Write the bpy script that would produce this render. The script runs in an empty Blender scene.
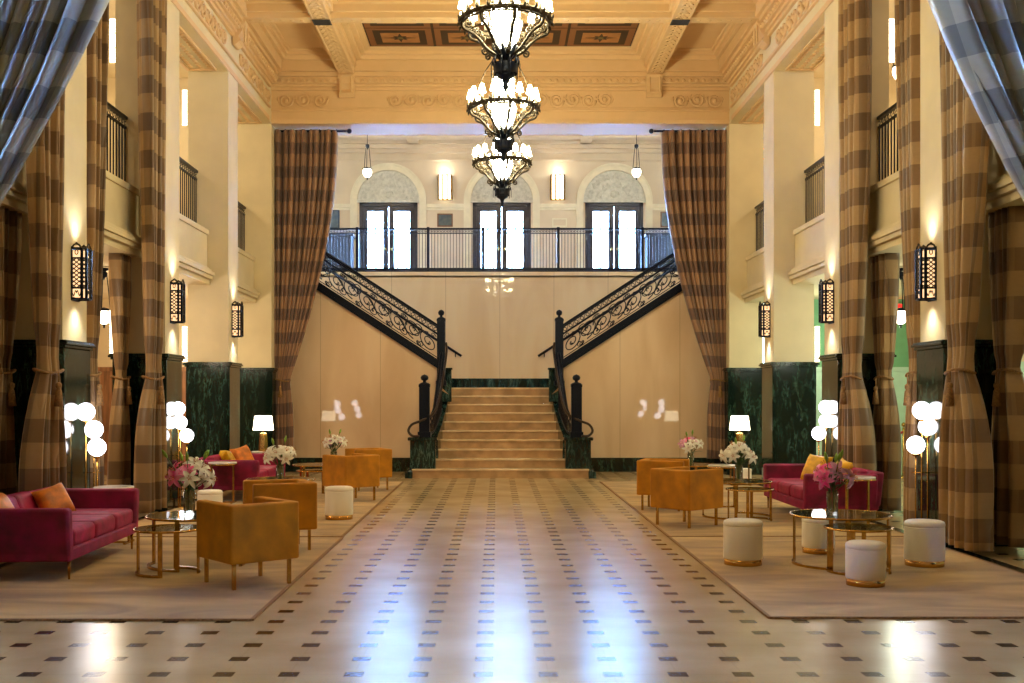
import bpy, math, random
from mathutils import Vector, Matrix, Euler
random.seed(7)
PI = math.pi
scn = bpy.context.scene
COL = scn.collection

# ------------------------------------------------------------------ camera
cam_d = bpy.data.cameras.new('camera'); cam = bpy.data.objects.new('camera', cam_d); COL.objects.link(cam)
cam.location = (-0.075, 0, 1.5); cam.rotation_euler = (PI/2, 0, 0)
cam_d.sensor_width = 36; cam_d.lens = 1100/1024*36
cam_d.shift_x = (512-496.5)/1024; cam_d.shift_y = (398-341.5)/1024
cam_d.clip_end = 200
scn.camera = cam
# ------------------------------------------------------------------ world (daylight outside the doors and windows)
WORLD_STRENGTH = 105.0
w = bpy.data.worlds.new('daylight'); scn.world = w; w.use_nodes = True
bg = w.node_tree.nodes['Background']; bg.inputs[0].default_value = (0.31, 0.54, 1.0, 1); bg.inputs[1].default_value = WORLD_STRENGTH
scn.view_settings.view_transform = 'Standard'; scn.view_settings.look = 'None'
scn.view_settings.gamma = 1; scn.view_settings.use_curve_mapping = False
scn.view_settings.exposure = 0.0
scn.cycles.max_bounces = 8; scn.cycles.diffuse_bounces = 5; scn.cycles.glossy_bounces = 4
scn.cycles.transparent_max_bounces = 12; scn.cycles.caustics_reflective = False; scn.cycles.caustics_refractive = False
scn.cycles.sample_clamp_indirect = 8
# emission strengths and lamp powers
E_LANTERN, E_CANDLE, E_GLOBE, E_SHADE, E_SCONCE, E_PENDANT, E_BAR = 90, 92, 9.5, 8, 1.5, 10, 7
P_AISLE, P_GALLERY, P_MEZZ, P_SCONCE = 60, 45, 38, 22

# ------------------------------------------------------------------ colour and materials
def lin(c):
    return tuple((x/12.92 if x <= .04045 else ((x+.055)/1.055)**2.4) for x in [v/255 for v in c]) + (1,)
MATS = {}
def mat(name, rgb, rough=.6, metal=0, noise=0, nscale=6, bump=0, bscale=40, sheen=0, coat=0, emit=0, ecol=None, spec=None, stretch=None, rgb2=None):
    m = bpy.data.materials.new(name); m.use_nodes = True; nt = m.node_tree; N = nt.nodes; L = nt.links
    b = N['Principled BSDF']; b.inputs['Base Color'].default_value = lin(rgb)
    b.inputs['Roughness'].default_value = rough; b.inputs['Metallic'].default_value = metal
    if sheen: b.inputs['Sheen Weight'].default_value = sheen; b.inputs['Sheen Roughness'].default_value = .4; b.inputs['Sheen Tint'].default_value = lin(tuple(min(255, int(c*1.2)+30) for c in rgb))
    if coat: b.inputs['Coat Weight'].default_value = coat; b.inputs['Coat Roughness'].default_value = .05
    if spec is not None: b.inputs['Specular IOR Level'].default_value = spec
    if emit: b.inputs['Emission Color'].default_value = lin(ecol or rgb); b.inputs['Emission Strength'].default_value = emit
    if noise or bump:
        tc = N.new('ShaderNodeTexCoord'); src = tc.outputs['Object']
        if stretch:
            mp = N.new('ShaderNodeMapping'); mp.inputs['Scale'].default_value = stretch; L.new(src, mp.inputs[0]); src = mp.outputs[0]
    if noise:
        n = N.new('ShaderNodeTexNoise'); n.inputs['Scale'].default_value = nscale; n.inputs['Detail'].default_value = 5; L.new(src, n.inputs[0])
        r = N.new('ShaderNodeValToRGB'); L.new(n.outputs[0], r.inputs[0])
        d = tuple(max(0, int(c*(1-noise))) for c in rgb); u = tuple(min(255, int(c*(1+noise*.6))) for c in rgb)
        if rgb2: d = rgb2
        r.color_ramp.elements[0].position = .32; r.color_ramp.elements[1].position = .68
        r.color_ramp.elements[0].color = lin(d); r.color_ramp.elements[1].color = lin(u); L.new(r.outputs[0], b.inputs['Base Color'])
    if bump:
        n2 = N.new('ShaderNodeTexNoise'); n2.inputs['Scale'].default_value = bscale; n2.inputs['Detail'].default_value = 3; L.new(src, n2.inputs[0])
        bp = N.new('ShaderNodeBump'); bp.inputs['Strength'].default_value = bump; bp.inputs['Distance'].default_value = .01
        L.new(n2.outputs[0], bp.inputs['Height']); L.new(bp.outputs[0], b.inputs['Normal'])
    MATS[name] = m; return m
def mth(N, L, op, a, b=None):
    n = N.new('ShaderNodeMath'); n.operation = op
    for i, v in enumerate((a, b)):
        if v is None: continue
        if isinstance(v, (int, float)): n.inputs[i].default_value = v
        else: L.new(v, n.inputs[i])
    return n.outputs[0]
def mixc(N, L, f, a, b):
    n = N.new('ShaderNodeMix'); n.data_type = 'RGBA'
    for s, v in ((n.inputs['Factor'], f), (n.inputs[6], a), (n.inputs[7], b)):
        if isinstance(v, (int, float)): s.default_value = v
        elif isinstance(v, tuple): s.default_value = v
        else: L.new(v, s)
    return n.outputs[2]

mat('plaster_ceiling', (222, 191, 146), .7, noise=.015, nscale=3)
mat('plaster_frieze', (218, 184, 138), .65, noise=.015, nscale=4)
mat('plaster_wall', (220, 205, 168), .7, noise=.03, nscale=2)
mat('plaster_gallery', (228, 210, 170), .7, noise=.03, nscale=2)
mat('plaster_mezzanine', (222, 206, 184), .7, noise=.03, nscale=2)
mat('plaster_white', (236, 228, 208), .6, noise=.03)
mat('mint_wall', (120, 178, 130), .6, noise=.04)
mat('mint_panel', (196, 226, 204), .5, noise=.03)
mat('wood_panel', (150, 104, 68), .45, noise=.25, nscale=3, stretch=(6, 6, .6))
mat('iron', (16, 24, 42), .38, metal=.6, noise=.2, nscale=30)
mat('iron_bronze', (58, 48, 34), .45, metal=.6, noise=.35, nscale=60)
mat('bronze_rail', (74, 62, 56), .3, metal=.8)
mat('gold', (196, 152, 78), .24, metal=1, noise=.12, nscale=20)
mat('brass_band', (228, 176, 96), .2, metal=1)
mat('ivory_velvet', (255, 248, 234), .85, sheen=.6, bump=.15, bscale=150)
mat('magenta_velvet', (136, 8, 58), .7, sheen=.5, noise=.28, nscale=5, bump=.15, bscale=120)
mat('magenta_cushion', (146, 10, 60), .65, sheen=.6, noise=.3, nscale=7, bump=.15, bscale=120)
mat('mustard_velvet', (196, 128, 4), .75, sheen=.3, noise=.16, nscale=4.5, bump=.12, bscale=120)
mat('mustard_inside', (180, 112, 6), .75, sheen=.5, noise=.3, nscale=5)
mat('orange_satin', (226, 128, 24), .4, sheen=.3, noise=.2, nscale=9, bump=.4, bscale=9)
mat('yellow_satin', (244, 176, 20), .4, sheen=.3, noise=.2, nscale=9, bump=.4, bscale=9)
mat('white_marble', (234, 228, 216), .12, noise=.1, nscale=8)
mat('globe_glass', (255, 250, 240), .3, emit=E_GLOBE, ecol=(250, 246, 255))
mat('lamp_shade', (255, 246, 224), .8, emit=E_SHADE, ecol=(255, 236, 200))
mat('lantern_glass', (255, 240, 214), .4, emit=E_LANTERN, ecol=(255, 247, 204))
mat('candle_shade', (255, 230, 190), .5, emit=E_CANDLE, ecol=(255, 236, 180))
mat('sconce_glass', (255, 226, 180), .5, emit=E_SCONCE, ecol=(255, 205, 150))
mat('pendant_glass', (255, 246, 230), .4, emit=E_PENDANT, ecol=(255, 232, 205))
mat('bar_glass', (255, 244, 220), .4, emit=E_BAR, ecol=(255, 232, 196))
mat('door_wood', (38, 30, 34), .35, noise=.25, nscale=6, stretch=(6, 6, .8))
mat('brass', (190, 160, 90), .25, metal=1)
mat('relief_stone', (214, 212, 204), .7, noise=.08, nscale=12)
mat('picture_dark', (34, 44, 56), .3, noise=.6, nscale=9, rgb2=(90, 96, 90))
mat('frame_wood', (116, 70, 40), .4)
mat('vent_grey', (70, 72, 78), .5, metal=.3)
mat('black_leather', (26, 26, 28), .4, noise=.2)
mat('red_rope', (170, 20, 30), .7)
mat('exit_red', (250, 40, 40), .4, emit=1.5, ecol=(255, 40, 36))
mat('dark_slot', (22, 20, 20), .9)
mat('lily_white', (255, 250, 236), .5, noise=.05, nscale=20)
mat('lily_pink', (214, 46, 122), .5, noise=.4, nscale=14, rgb2=(244, 170, 200))
mat('lily_blush', (226, 164, 196), .5, noise=.25, nscale=14)
mat('stamen', (190, 110, 40), .6)
mat('leaf_green', (52, 92, 34), .5, noise=.3, nscale=12)
mat('bud_green', (136, 178, 60), .5, noise=.2, nscale=12)
mat('tassel_gold', (150, 112, 66), .7, noise=.2, nscale=60)
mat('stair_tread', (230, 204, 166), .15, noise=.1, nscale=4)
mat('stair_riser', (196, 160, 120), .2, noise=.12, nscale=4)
mat('inlay_dark', (38, 44, 40), .14, noise=.3, nscale=8)

def green_marble(name, base, mid, vein, rough=.07, scale=1.0):
    m = bpy.data.materials.new(name); m.use_nodes = True; nt = m.node_tree; N = nt.nodes; L = nt.links; b = N['Principled BSDF']
    tc = N.new('ShaderNodeTexCoord'); mp = N.new('ShaderNodeMapping'); mp.inputs['Rotation'].default_value = (.5, .75, .4); mp.inputs['Scale'].default_value = (2.2*scale, 2.0*scale, .6*scale)
    L.new(tc.outputs['Object'], mp.inputs[0])
    n = N.new('ShaderNodeTexNoise'); n.inputs['Scale'].default_value = 2.2; n.inputs['Detail'].default_value = 12; n.inputs['Distortion'].default_value = .25; n.inputs['Roughness'].default_value = .66; L.new(mp.outputs[0], n.inputs[0])
    v = mth(N, L, 'ABSOLUTE', mth(N, L, 'SUBTRACT', n.outputs[0], .5))
    r = N.new('ShaderNodeValToRGB'); L.new(v, r.inputs[0]); e = r.color_ramp.elements
    e[0].position = 0; e[0].color = lin(vein); e[1].position = .03; e[1].color = lin(mid)
    x = r.color_ramp.elements.new(.12); x.color = lin(base)
    n2 = N.new('ShaderNodeTexNoise'); n2.inputs['Scale'].default_value = 1.3; n2.inputs['Detail'].default_value = 2; L.new(mp.outputs[0], n2.inputs[0])
    f = mth(N, L, 'GREATER_THAN', n2.outputs[0], .5)
    f2 = N.new('ShaderNodeMapRange'); f2.inputs[1].default_value = .42; f2.inputs[2].default_value = .62; L.new(n2.outputs[0], f2.inputs[0])
    L.new(mixc(N, L, f2.outputs[0], lin(base), r.outputs[0]), b.inputs['Base Color'])
    b.inputs['Roughness'].default_value = rough; MATS[name] = m
green_marble('green_marble', (13, 28, 22), (20, 42, 33), (72, 100, 84), .1, 2.6)
green_marble('green_marble_stair', (14, 34, 36), (26, 54, 54), (84, 116, 110), .12, 2.6)

def tan_marble(name, a, b2, c, seam=1.22, rough=.025):
    m = bpy.data.materials.new(name); m.use_nodes = True; nt = m.node_tree; N = nt.nodes; L = nt.links; b = N['Principled BSDF']
    tc = N.new('ShaderNodeTexCoord'); mp = N.new('ShaderNodeMapping'); mp.inputs['Scale'].default_value = (1, 1, .28); L.new(tc.outputs['Object'], mp.inputs[0])
    n = N.new('ShaderNodeTexNoise'); n.inputs['Scale'].default_value = 1.3; n.inputs['Detail'].default_value = 6; n.inputs['Distortion'].default_value = .6; L.new(mp.outputs[0], n.inputs[0])
    r = N.new('ShaderNodeValToRGB'); L.new(n.outputs[0], r.inputs[0]); e = r.color_ramp.elements
    e[0].position = .3; e[0].color = lin(a); e[1].position = .7; e[1].color = lin(c); x = r.color_ramp.elements.new(.5); x.color = lin(b2)
    sp = N.new('ShaderNodeSeparateXYZ'); L.new(tc.outputs['Object'], sp.inputs[0])
    fr = mth(N, L, 'FRACT', mth(N, L, 'ADD', mth(N, L, 'DIVIDE', sp.outputs[0], seam), 20.5))
    d = mth(N, L, 'ABSOLUTE', mth(N, L, 'SUBTRACT', fr, .5)); s = mth(N, L, 'LESS_THAN', d, .004)
    n3 = N.new('ShaderNodeTexNoise'); n3.inputs['Scale'].default_value = 60; L.new(tc.outputs['Object'], n3.inputs[0])
    cc = mixc(N, L, mth(N, L, 'MULTIPLY', n3.outputs[0], .12), r.outputs[0], lin(a))
    L.new(mixc(N, L, mth(N, L, 'MULTIPLY', s, .45), cc, lin((120, 84, 54))), b.inputs['Base Color'])
    b.inputs['Roughness'].default_value = rough; MATS[name] = m
tan_marble('tan_marble', (222, 190, 156), (234, 206, 174), (240, 216, 188))
tan_marble('tan_marble_upper', (230, 204, 170), (240, 220, 190), (244, 228, 202))

def floor_mat():
    m = bpy.data.materials.new('terrazzo_floor'); m.use_nodes = True; nt = m.node_tree; N = nt.nodes; L = nt.links; b = N['Principled BSDF']
    tc = N.new('ShaderNodeTexCoord'); sp = N.new('ShaderNodeSeparateXYZ'); L.new(tc.outputs['Object'], sp.inputs[0])
    def cell(s, off, p): return mth(N, L, 'MULTIPLY', mth(N, L, 'ABSOLUTE', mth(N, L, 'SUBTRACT', mth(N, L, 'FRACT', mth(N, L, 'ADD', mth(N, L, 'DIVIDE', s, p), off)), .5)), p)
    dx = cell(sp.outputs[0], 100.0-.03/.352, .352); dy = cell(sp.outputs[1], 100.5 - 5.97/.353, .353)
    dot = mth(N, L, 'MULTIPLY', mth(N, L, 'LESS_THAN', dx, .052), mth(N, L, 'LESS_THAN', dy, .05))
    gr = mth(N, L, 'MAXIMUM', mth(N, L, 'LESS_THAN', dx, .0015), mth(N, L, 'LESS_THAN', dy, .0015))
    n = N.new('ShaderNodeTexNoise'); n.inputs['Scale'].default_value = 1.4; n.inputs['Detail'].default_value = 6; L.new(tc.outputs['Object'], n.inputs[0])
    r = N.new('ShaderNodeValToRGB'); L.new(n.outputs[0], r.inputs[0]); r.color_ramp.elements[0].position = .3; r.color_ramp.elements[1].position = .7
    r.color_ramp.elements[0].color = lin((188, 164, 122)); r.color_ramp.elements[1].color = lin((214, 192, 150))
    v = N.new('ShaderNodeTexNoise'); v.inputs['Scale'].default_value = 90; v.inputs['Detail'].default_value = 2; L.new(tc.outputs['Object'], v.inputs[0])
    c = mixc(N, L, mth(N, L, 'MULTIPLY', v.outputs[0], .22), r.outputs[0], lin((140, 112, 82)))
    c = mixc(N, L, mth(N, L, 'MULTIPLY', gr, .3), c, lin((120, 96, 70)))
    c = mixc(N, L, dot, c, lin((30, 29, 34)))
    L.new(c, b.inputs['Base Color'])
    n4 = N.new('ShaderNodeTexNoise'); n4.inputs['Scale'].default_value = 2.0; n4.inputs['Detail'].default_value = 4; L.new(tc.outputs['Object'], n4.inputs[0])
    mr = N.new('ShaderNodeMapRange'); L.new(n4.outputs[0], mr.inputs[0]); mr.inputs[3].default_value = .19; mr.inputs[4].default_value = .28; L.new(mr.outputs[0], b.inputs['Roughness'])
    b.inputs['IOR'].default_value = 1.55
    MATS['terrazzo_floor'] = m
floor_mat()

def rug_mat(name):
    m = bpy.data.materials.new(name); m.use_nodes = True; nt = m.node_tree; N = nt.nodes; L = nt.links; b = N['Principled BSDF']
    tc = N.new('ShaderNodeTexCoord'); mp = N.new('ShaderNodeMapping'); mp.inputs['Scale'].default_value = (1, 2.6, 1); mp.inputs['Rotation'].default_value = (0, 0, .25); L.new(tc.outputs['Object'], mp.inputs[0])
    n = N.new('ShaderNodeTexNoise'); n.inputs['Scale'].default_value = .9; n.inputs['Detail'].default_value = 7; n.inputs['Distortion'].default_value = .8; L.new(mp.outputs[0], n.inputs[0])
    r = N.new('ShaderNodeValToRGB'); L.new(n.outputs[0], r.inputs[0]); e = r.color_ramp.elements
    e[0].position = .33; e[0].color = lin((152, 116, 60)); e[1].position = .68; e[1].color = lin((216, 182, 112)); x = e.new(.5); x.color = lin((186, 148, 82))
    L.new(r.outputs[0], b.inputs['Base Color']); b.inputs['Roughness'].default_value = .95
    n2 = N.new('ShaderNodeTexNoise'); n2.inputs['Scale'].default_value = 180; L.new(tc.outputs['Object'], n2.inputs[0])
    bp = N.new('ShaderNodeBump'); bp.inputs['Strength'].default_value = .3; bp.inputs['Distance'].default_value = .01; L.new(n2.outputs[0], bp.inputs['Height']); L.new(bp.outputs[0], b.inputs['Normal'])
    b.inputs['Sheen Weight'].default_value = .3
    MATS[name] = m
rug_mat('rug')

def plaid(name, light, midc, dark, period=.47, rough=.5, sheen=.3):
    m = bpy.data.materials.new(name); m.use_nodes = True; nt = m.node_tree; N = nt.nodes; L = nt.links; b = N['Principled BSDF']
    uv = N.new('ShaderNodeUVMap'); sp = N.new('ShaderNodeSeparateXYZ'); L.new(uv.outputs[0], sp.inputs[0])
    def band(s, lo, off=0): return mth(N, L, 'LESS_THAN', mth(N, L, 'FRACT', mth(N, L, 'ADD', mth(N, L, 'DIVIDE', s, period), off+50)), lo)
    h = band(sp.outputs[1], .48); v = band(sp.outputs[0], .45); thin = band(sp.outputs[0], .05, .3); thin2 = band(sp.outputs[1], .04, .27)
    c = mixc(N, L, h, lin(light), lin(midc))
    c = mixc(N, L, mth(N, L, 'MULTIPLY', v, .38), c, lin(dark))
    c = mixc(N, L, mth(N, L, 'MULTIPLY', thin, .3), c, lin(light))
    c = mixc(N, L, mth(N, L, 'MULTIPLY', mth(N, L, 'MULTIPLY', h, v), .35), c, lin(dark))
    n = N.new('ShaderNodeTexNoise'); n.inputs['Scale'].default_value = 30; L.new(uv.outputs[0], n.inputs[0])
    c = mixc(N, L, mth(N, L, 'MULTIPLY', n.outputs[0], .15), c, lin(dark))
    L.new(c, b.inputs['Base Color']); b.inputs['Roughness'].default_value = rough; b.inputs['Sheen Weight'].default_value = sheen
    MATS[name] = m
plaid('plaid_brown', (184, 148, 98), (138, 104, 66), (70, 52, 34))
plaid('plaid_end', (160, 120, 88), (114, 82, 66), (58, 44, 42))
plaid('plaid_daylight_tint', (206, 214, 206), (152, 164, 166), (84, 98, 112), .45, .35, .4)  # same plaid recoloured, bluish daylight painted into the cloth

def glass(name, tint=(235, 245, 240), gloss=.12):
    m = bpy.data.materials.new(name); m.use_nodes = True; nt = m.node_tree; N = nt.nodes; L = nt.links
    N.remove(N['Principled BSDF']); o = N['Material Output']
    t = N.new('ShaderNodeBsdfTransparent'); t.inputs[0].default_value = lin(tint); g = N.new('ShaderNodeBsdfGlossy'); g.inputs['Roughness'].default_value = .03
    lw = N.new('ShaderNodeLayerWeight'); lw.inputs[0].default_value = .2; mx = N.new('ShaderNodeMixShader')
    f = mth(N, L, 'ADD', mth(N, L, 'MULTIPLY', lw.outputs['Fresnel'], .8), gloss*.3); L.new(f, mx.inputs[0]); L.new(t.outputs[0], mx.inputs[1]); L.new(g.outputs[0], mx.inputs[2]); L.new(mx.outputs[0], o.inputs[0])
    MATS[name] = m
glass('pane_glass', (240, 246, 250)); glass('table_glass', (236, 244, 236), .3); glass('vase_glass', (250, 253, 251), .15)

# ------------------------------------------------------------------ mesh helper
class MB:
    def __init__(s): s.v = []; s.f = []; s.sm = []; s.uv = None
    def box(s, x0, x1, y0, y1, z0, z1, T=None):
        if x0 > x1: x0, x1 = x1, x0
        if y0 > y1: y0, y1 = y1, y0
        p = [Vector((x, y, z)) for z in (z0, z1) for y in (y0, y1) for x in (x0, x1)]
        if T is not None: p = [T @ q for q in p]
        b = len(s.v); s.v += p
        for q in ((0,2,3,1),(4,5,7,6),(0,1,5,4),(2,6,7,3),(0,4,6,2),(1,3,7,5)): s.f.append([b+i for i in q]); s.sm.append(False)
        return s
    def cbox(s, cx, cy, cz, sx, sy, sz, T=None): return s.box(cx-sx/2, cx+sx/2, cy-sy/2, cy+sy/2, cz-sz/2, cz+sz/2, T)
    def tube(s, pts, r, n=8, closed=False, cap=True, flat=None):
        pts = [Vector(p) for p in pts]; m = len(pts); b = len(s.v)
        rs = r if isinstance(r, (list, tuple)) else [r]*m
        up = None
        for i, p in enumerate(pts):
            if closed: t = pts[(i+1) % m]-pts[i-1]
            else: t = pts[min(i+1, m-1)]-pts[max(i-1, 0)]
            if t.length < 1e-9: t = Vector((0, 0, 1))
            t.normalize()
            if up is None: up = Vector((0, 0, 1)) if abs(t.z) < .9 else Vector((1, 0, 0))
            a = t.cross(up)
            if a.length < 1e-4: a = t.cross(Vector((0, 1, 0)))
            a.normalize(); c = a.cross(t).normalized(); up = c
            for k in range(n):
                an = 2*PI*k/n; s.v.append(p + a*math.cos(an)*rs[i]*(1 if flat is None else flat) + c*math.sin(an)*rs[i])
        for i in range(m if closed else m-1):
            j = (i+1) % m
            for k in range(n):
                l = (k+1) % n; s.f.append([b+i*n+k, b+i*n+l, b+j*n+l, b+j*n+k]); s.sm.append(True)
        if cap and not closed:
            s.f.append([b+k for k in range(n)][::-1]); s.sm.append(False); s.f.append([b+(m-1)*n+k for k in range(n)]); s.sm.append(False)
        return s
    def lathe(s, prof, c=(0, 0, 0), n=24, caps=True, a0=0, sx=1, sy=1, smooth=True, T=None):
        b = len(s.v)
        for r, z in prof:
            for k in range(n):
                an = a0+2*PI*k/n; p = Vector((c[0]+r*math.cos(an)*sx, c[1]+r*math.sin(an)*sy, c[2]+z))
                s.v.append(T @ p if T is not None else p)
        for i in range(len(prof)-1):
            for k in range(n):
                l = (k+1) % n; s.f.append([b+i*n+k, b+i*n+l, b+(i+1)*n+l, b+(i+1)*n+k]); s.sm.append(smooth)
        if caps:
            if prof[0][0] > 1e-4: s.f.append([b+k for k in range(n)][::-1]); s.sm.append(False)
            if prof[-1][0] > 1e-4: s.f.append([b+(len(prof)-1)*n+k for k in range(n)]); s.sm.append(False)
        return s
    def sphere(s, c, r, n=20, m=12, sz=1, T=None):
        return s.lathe([(max(r*math.sin(PI*i/m), 1e-5), -r*math.cos(PI*i/m)*sz) for i in range(m+1)], c, n, False, T=T)
    def prism(s, poly, ax, a, b2, T=None):
        def P(u, v, w): q = {'x': (w, u, v), 'y': (u, w, v), 'z': (u, v, w)}[ax]; return T @ Vector(q) if T is not None else Vector(q)
        b = len(s.v); n = len(poly)
        s.v += [P(u, v, a) for u, v in poly]+[P(u, v, b2) for u, v in poly]
        s.f.append([b+i for i in range(n)]); s.f.append([b+n+i for i in range(n)][::-1]); s.sm += [False, False]
        for i in range(n): j = (i+1) % n; s.f.append([b+i, b+n+i, b+n+j, b+j]); s.sm.append(False)
        return s
    def grid(s, P, smooth=True, closed=False):
        b = len(s.v); nr = len(P); nc = len(P[0])
        for row in P: s.v += [Vector(p) for p in row]
        for i in range(nr-1):
            for j in range(nc if closed else nc-1):
                k = (j+1) % nc; s.f.append([b+i*nc+j, b+i*nc+k, b+(i+1)*nc+k, b+(i+1)*nc+j]); s.sm.append(smooth)
        return s
def obj(name, mb, m, parent=None, bevel=0, loc=None, subsurf=0, solid=0, uv=None, seg=2):
    me = bpy.data.meshes.new(name); me.from_pydata([tuple(v) for v in mb.v], [], mb.f)
    me.polygons.foreach_set('use_smooth', mb.sm)
    if uv:
        l = me.uv_layers.new(name='UVMap')
        for lp in me.loops: l.data[lp.index].uv = uv[lp.vertex_index]
    me.materials.append(MATS[m]); me.update()
    import bmesh
    bm = bmesh.new(); bm.from_mesh(me); bmesh.ops.recalc_face_normals(bm, faces=bm.faces); bm.to_mesh(me); bm.free()
    o = bpy.data.objects.new(name, me); COL.objects.link(o)
    if parent: o.parent = parent
    if loc: o.location = loc
    if solid: x = o.modifiers.new('solid', 'SOLIDIFY'); x.thickness = solid; x.offset = 0
    if bevel: x = o.modifiers.new('bevel', 'BEVEL'); x.width = bevel; x.segments = seg; x.limit_method = 'ANGLE'; x.harden_normals = False
    if subsurf: x = o.modifiers.new('sub', 'SUBSURF'); x.levels = subsurf; x.render_levels = subsurf
    return o
def thing(name, label, cat, loc=(0, 0, 0), rz=0, group=None):
    o = bpy.data.objects.new(name, None); o.empty_display_size = .1; COL.objects.link(o); o.location = loc; o.rotation_euler = (0, 0, rz)
    o['label'] = label; o['category'] = cat
    if group: o['group'] = group
    return o
def tag(o, label, cat, group=None):
    o['label'] = label; o['category'] = cat
    if group: o['group'] = group
    return o
def struct(name, mb, m, parent=None, **k):
    o = obj(name, mb, m, parent, **k)
    if not parent: o['kind'] = 'structure'
    return o
def copy_tree(o, parent=None):
    c = o.copy(); COL.objects.link(c)
    if parent: c.parent = parent
    for ch in [x for x in bpy.data.objects if x.parent == o]: copy_tree(ch, c)
    return c
def dup(o, loc, rz=0, label=None, group=None):
    c = copy_tree(o); c.location = loc; c.rotation_euler = (0, 0, rz)
    if label: c['label'] = label
    if group: c['group'] = group
    return c
def lamp(name, loc, power, color, size=.15, typ='POINT', parent=None, **k):
    d = bpy.data.lights.new(name, typ); d.energy = power; d.color = color; d.shadow_soft_size = size
    for a, b in k.items(): setattr(d, a, b)
    o = bpy.data.objects.new(name, d); COL.objects.link(o); o.location = loc
    if parent: o.parent = parent
    return o
WARM = (1, .88, .66)

def spiral(cx, cz, r, turns=1.6, a0=0, sgn=1, n=22, rmin=.12):
    return [(cx+r*(1-(1-rmin)*i/n)*math.cos(a0+sgn*2*PI*turns*i/n), cz+r*(1-(1-rmin)*i/n)*math.sin(a0+sgn*2*PI*turns*i/n)) for i in range(n+1)]

# ------------------------------------------------------------------ dimensions
W = 4.475; PT = .66; YE = 21.5; S = 3.45
PIERS = [YE-S*k+.0 for k in (1, 2, 3, 4)]           # near faces: 18.05 14.6 11.15 7.7
WZ0, WZ1 = 4.7, 6.5
HZ = 6.86; DADO = 2.07; FW = 22.4; BW = 24.8; MZ = 4.34; YD = 28.35; OUT = 8.6

# ------------------------------------------------------------------ floor
struct('floor', MB().box(-9, 9, -6, 22.5, -.1, 0), 'terrazzo_floor')
for i, sx in enumerate((-1, 1)):
    struct('trim_%d' % (1+i), MB().box(sx*4.44, sx*4.54, 2, YE, 0, .003).box(sx*5.2, sx*5.3, 2, YE, 0, .003), 'inlay_dark')

# ------------------------------------------------------------------ piers with marble dado and caps
def pier(sx, y0, y1, name='pillar'):
    a, b = sx*W, sx*(W+PT)
    p = struct(name, MB().box(a, b, y0, y1, DADO-.05, HZ+.01), 'plaster_wall')
    m = MB().box(a-sx*.03, b+sx*.03, y0-.03, y1+.03, 0, DADO-.06)
    struct('marble_dado', m, 'green_marble', p, bevel=.008)
    c = MB()
    for k, (o, z0, z1) in enumerate(((.05, DADO-.06, DADO-.03), (.075, DADO-.03, DADO+.0), (.06, DADO, DADO+.02))):
        c.box(a-sx*o, b+sx*o, y0-o, y1+o, z0, z1)
    struct('dado_cap', c, 'green_marble', p, bevel=.006)
    struct('plinth', MB().box(a-sx*.05, b+sx*.05, y0-.05, y1+.05, 0, .14), 'green_marble', p, bevel=.008)
    return p
for sx in (-1, 1):
    for y in PIERS: pier(sx, y, y+PT)
    # end pilaster is part of the arch wall
    pier(sx, YE, FW+.0)
# spandrel wall above the side openings, with gallery opening beam
for sx, nm in ((-1, 'wall_left'), (1, 'wall_right')):
    struct(nm, MB().box(sx*W, sx*(W+PT), 4.0, YE, HZ, 8.6), 'plaster_wall')
# end arch header
struct('wall_back_arch', MB().box(-W-PT, W+PT, YE, FW, HZ, 8.6), 'plaster_frieze')
# near arch header (over the camera)
struct('wall_front_arch', MB().box(-W-PT, W+PT, 7.0, 7.7, 7.4, 8.6), 'plaster_frieze')

# ------------------------------------------------------------------ frieze, cornice and relief scrolls
def moulding_profile(): return [(0, HZ+.02), (.03, HZ+.02), (.03, HZ+.25), (.0, HZ+.25)]
fz = MB()
for z0, z1, d in ((6.86, 6.95, .02), (7.10, 7.14, .05), (7.14, 7.17, .03), (7.50, 7.56, .06), (7.56, 7.62, .1), (7.62, 7.74, .15), (7.74, 7.82, .2), (7.82, 8.3, .26)):
    fz.box(-W, W, YE-d, YE+.01, z0, z1)
struct('trim_3', fz, 'plaster_frieze', bevel=.012)
for i, sx in enumerate((-1, 1)):
    m = MB()
    for z0, z1, d in ((6.86, 6.95, .02), (7.10, 7.14, .05), (7.14, 7.17, .03), (7.50, 7.56, .06), (7.56, 7.62, .1), (7.62, 7.74, .15), (7.74, 7.82, .2), (7.82, 8.3, .26)):
        m.box(sx*W, sx*(W-d), 7.7, YE-.27, z0, z1)
    struct('trim_%d' % (4+i), m, 'plaster_frieze', bevel=.012)
def rinceau(place, a0, a1, zc, r=.14, tr=.026):
    """wave scroll relief, place(a, z, out) -> point"""
    m = MB(); n = max(2, round((a1-a0)/(r*2.25))); st = (a1-a0)/n
    for i in range(n):
        c = a0+st*(i+.5); sg = 1 if i % 2 else -1
        m.tube([place(a, z, .014) for a, z in spiral(c, zc+sg*.01, r, 1.7, PI if sg > 0 else 0, sg, 20)], [tr*(1-.4*k/20) for k in range(21)], 5)
        m.sphere(place(c, zc+sg*.01, .02), .045, 8, 6)
        for q in (-1, 1):
            m.tube([place(c+q*r*.95, zc-sg*r*.5, .006), place(c+q*r*1.1, zc+.02, .012), place(c+q*r*.8, zc+sg*r*.85, .006)], [.006, tr*.9, .005], 5)
    return m
struct('trim_6', rinceau(lambda a, z, o: Vector((a, YE-.0-o, z)), -W+.12, -3.35, 7.32), 'plaster_frieze')
struct('trim_7', rinceau(lambda a, z, o: Vector((a, YE-.0-o, z)), 3.35, W-.12, 7.32), 'plaster_frieze')
struct('trim_8', rinceau(lambda a, z, o: Vector((a, YE-.0-o, z)), -2.2, 2.2, 7.32), 'plaster_frieze')
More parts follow.
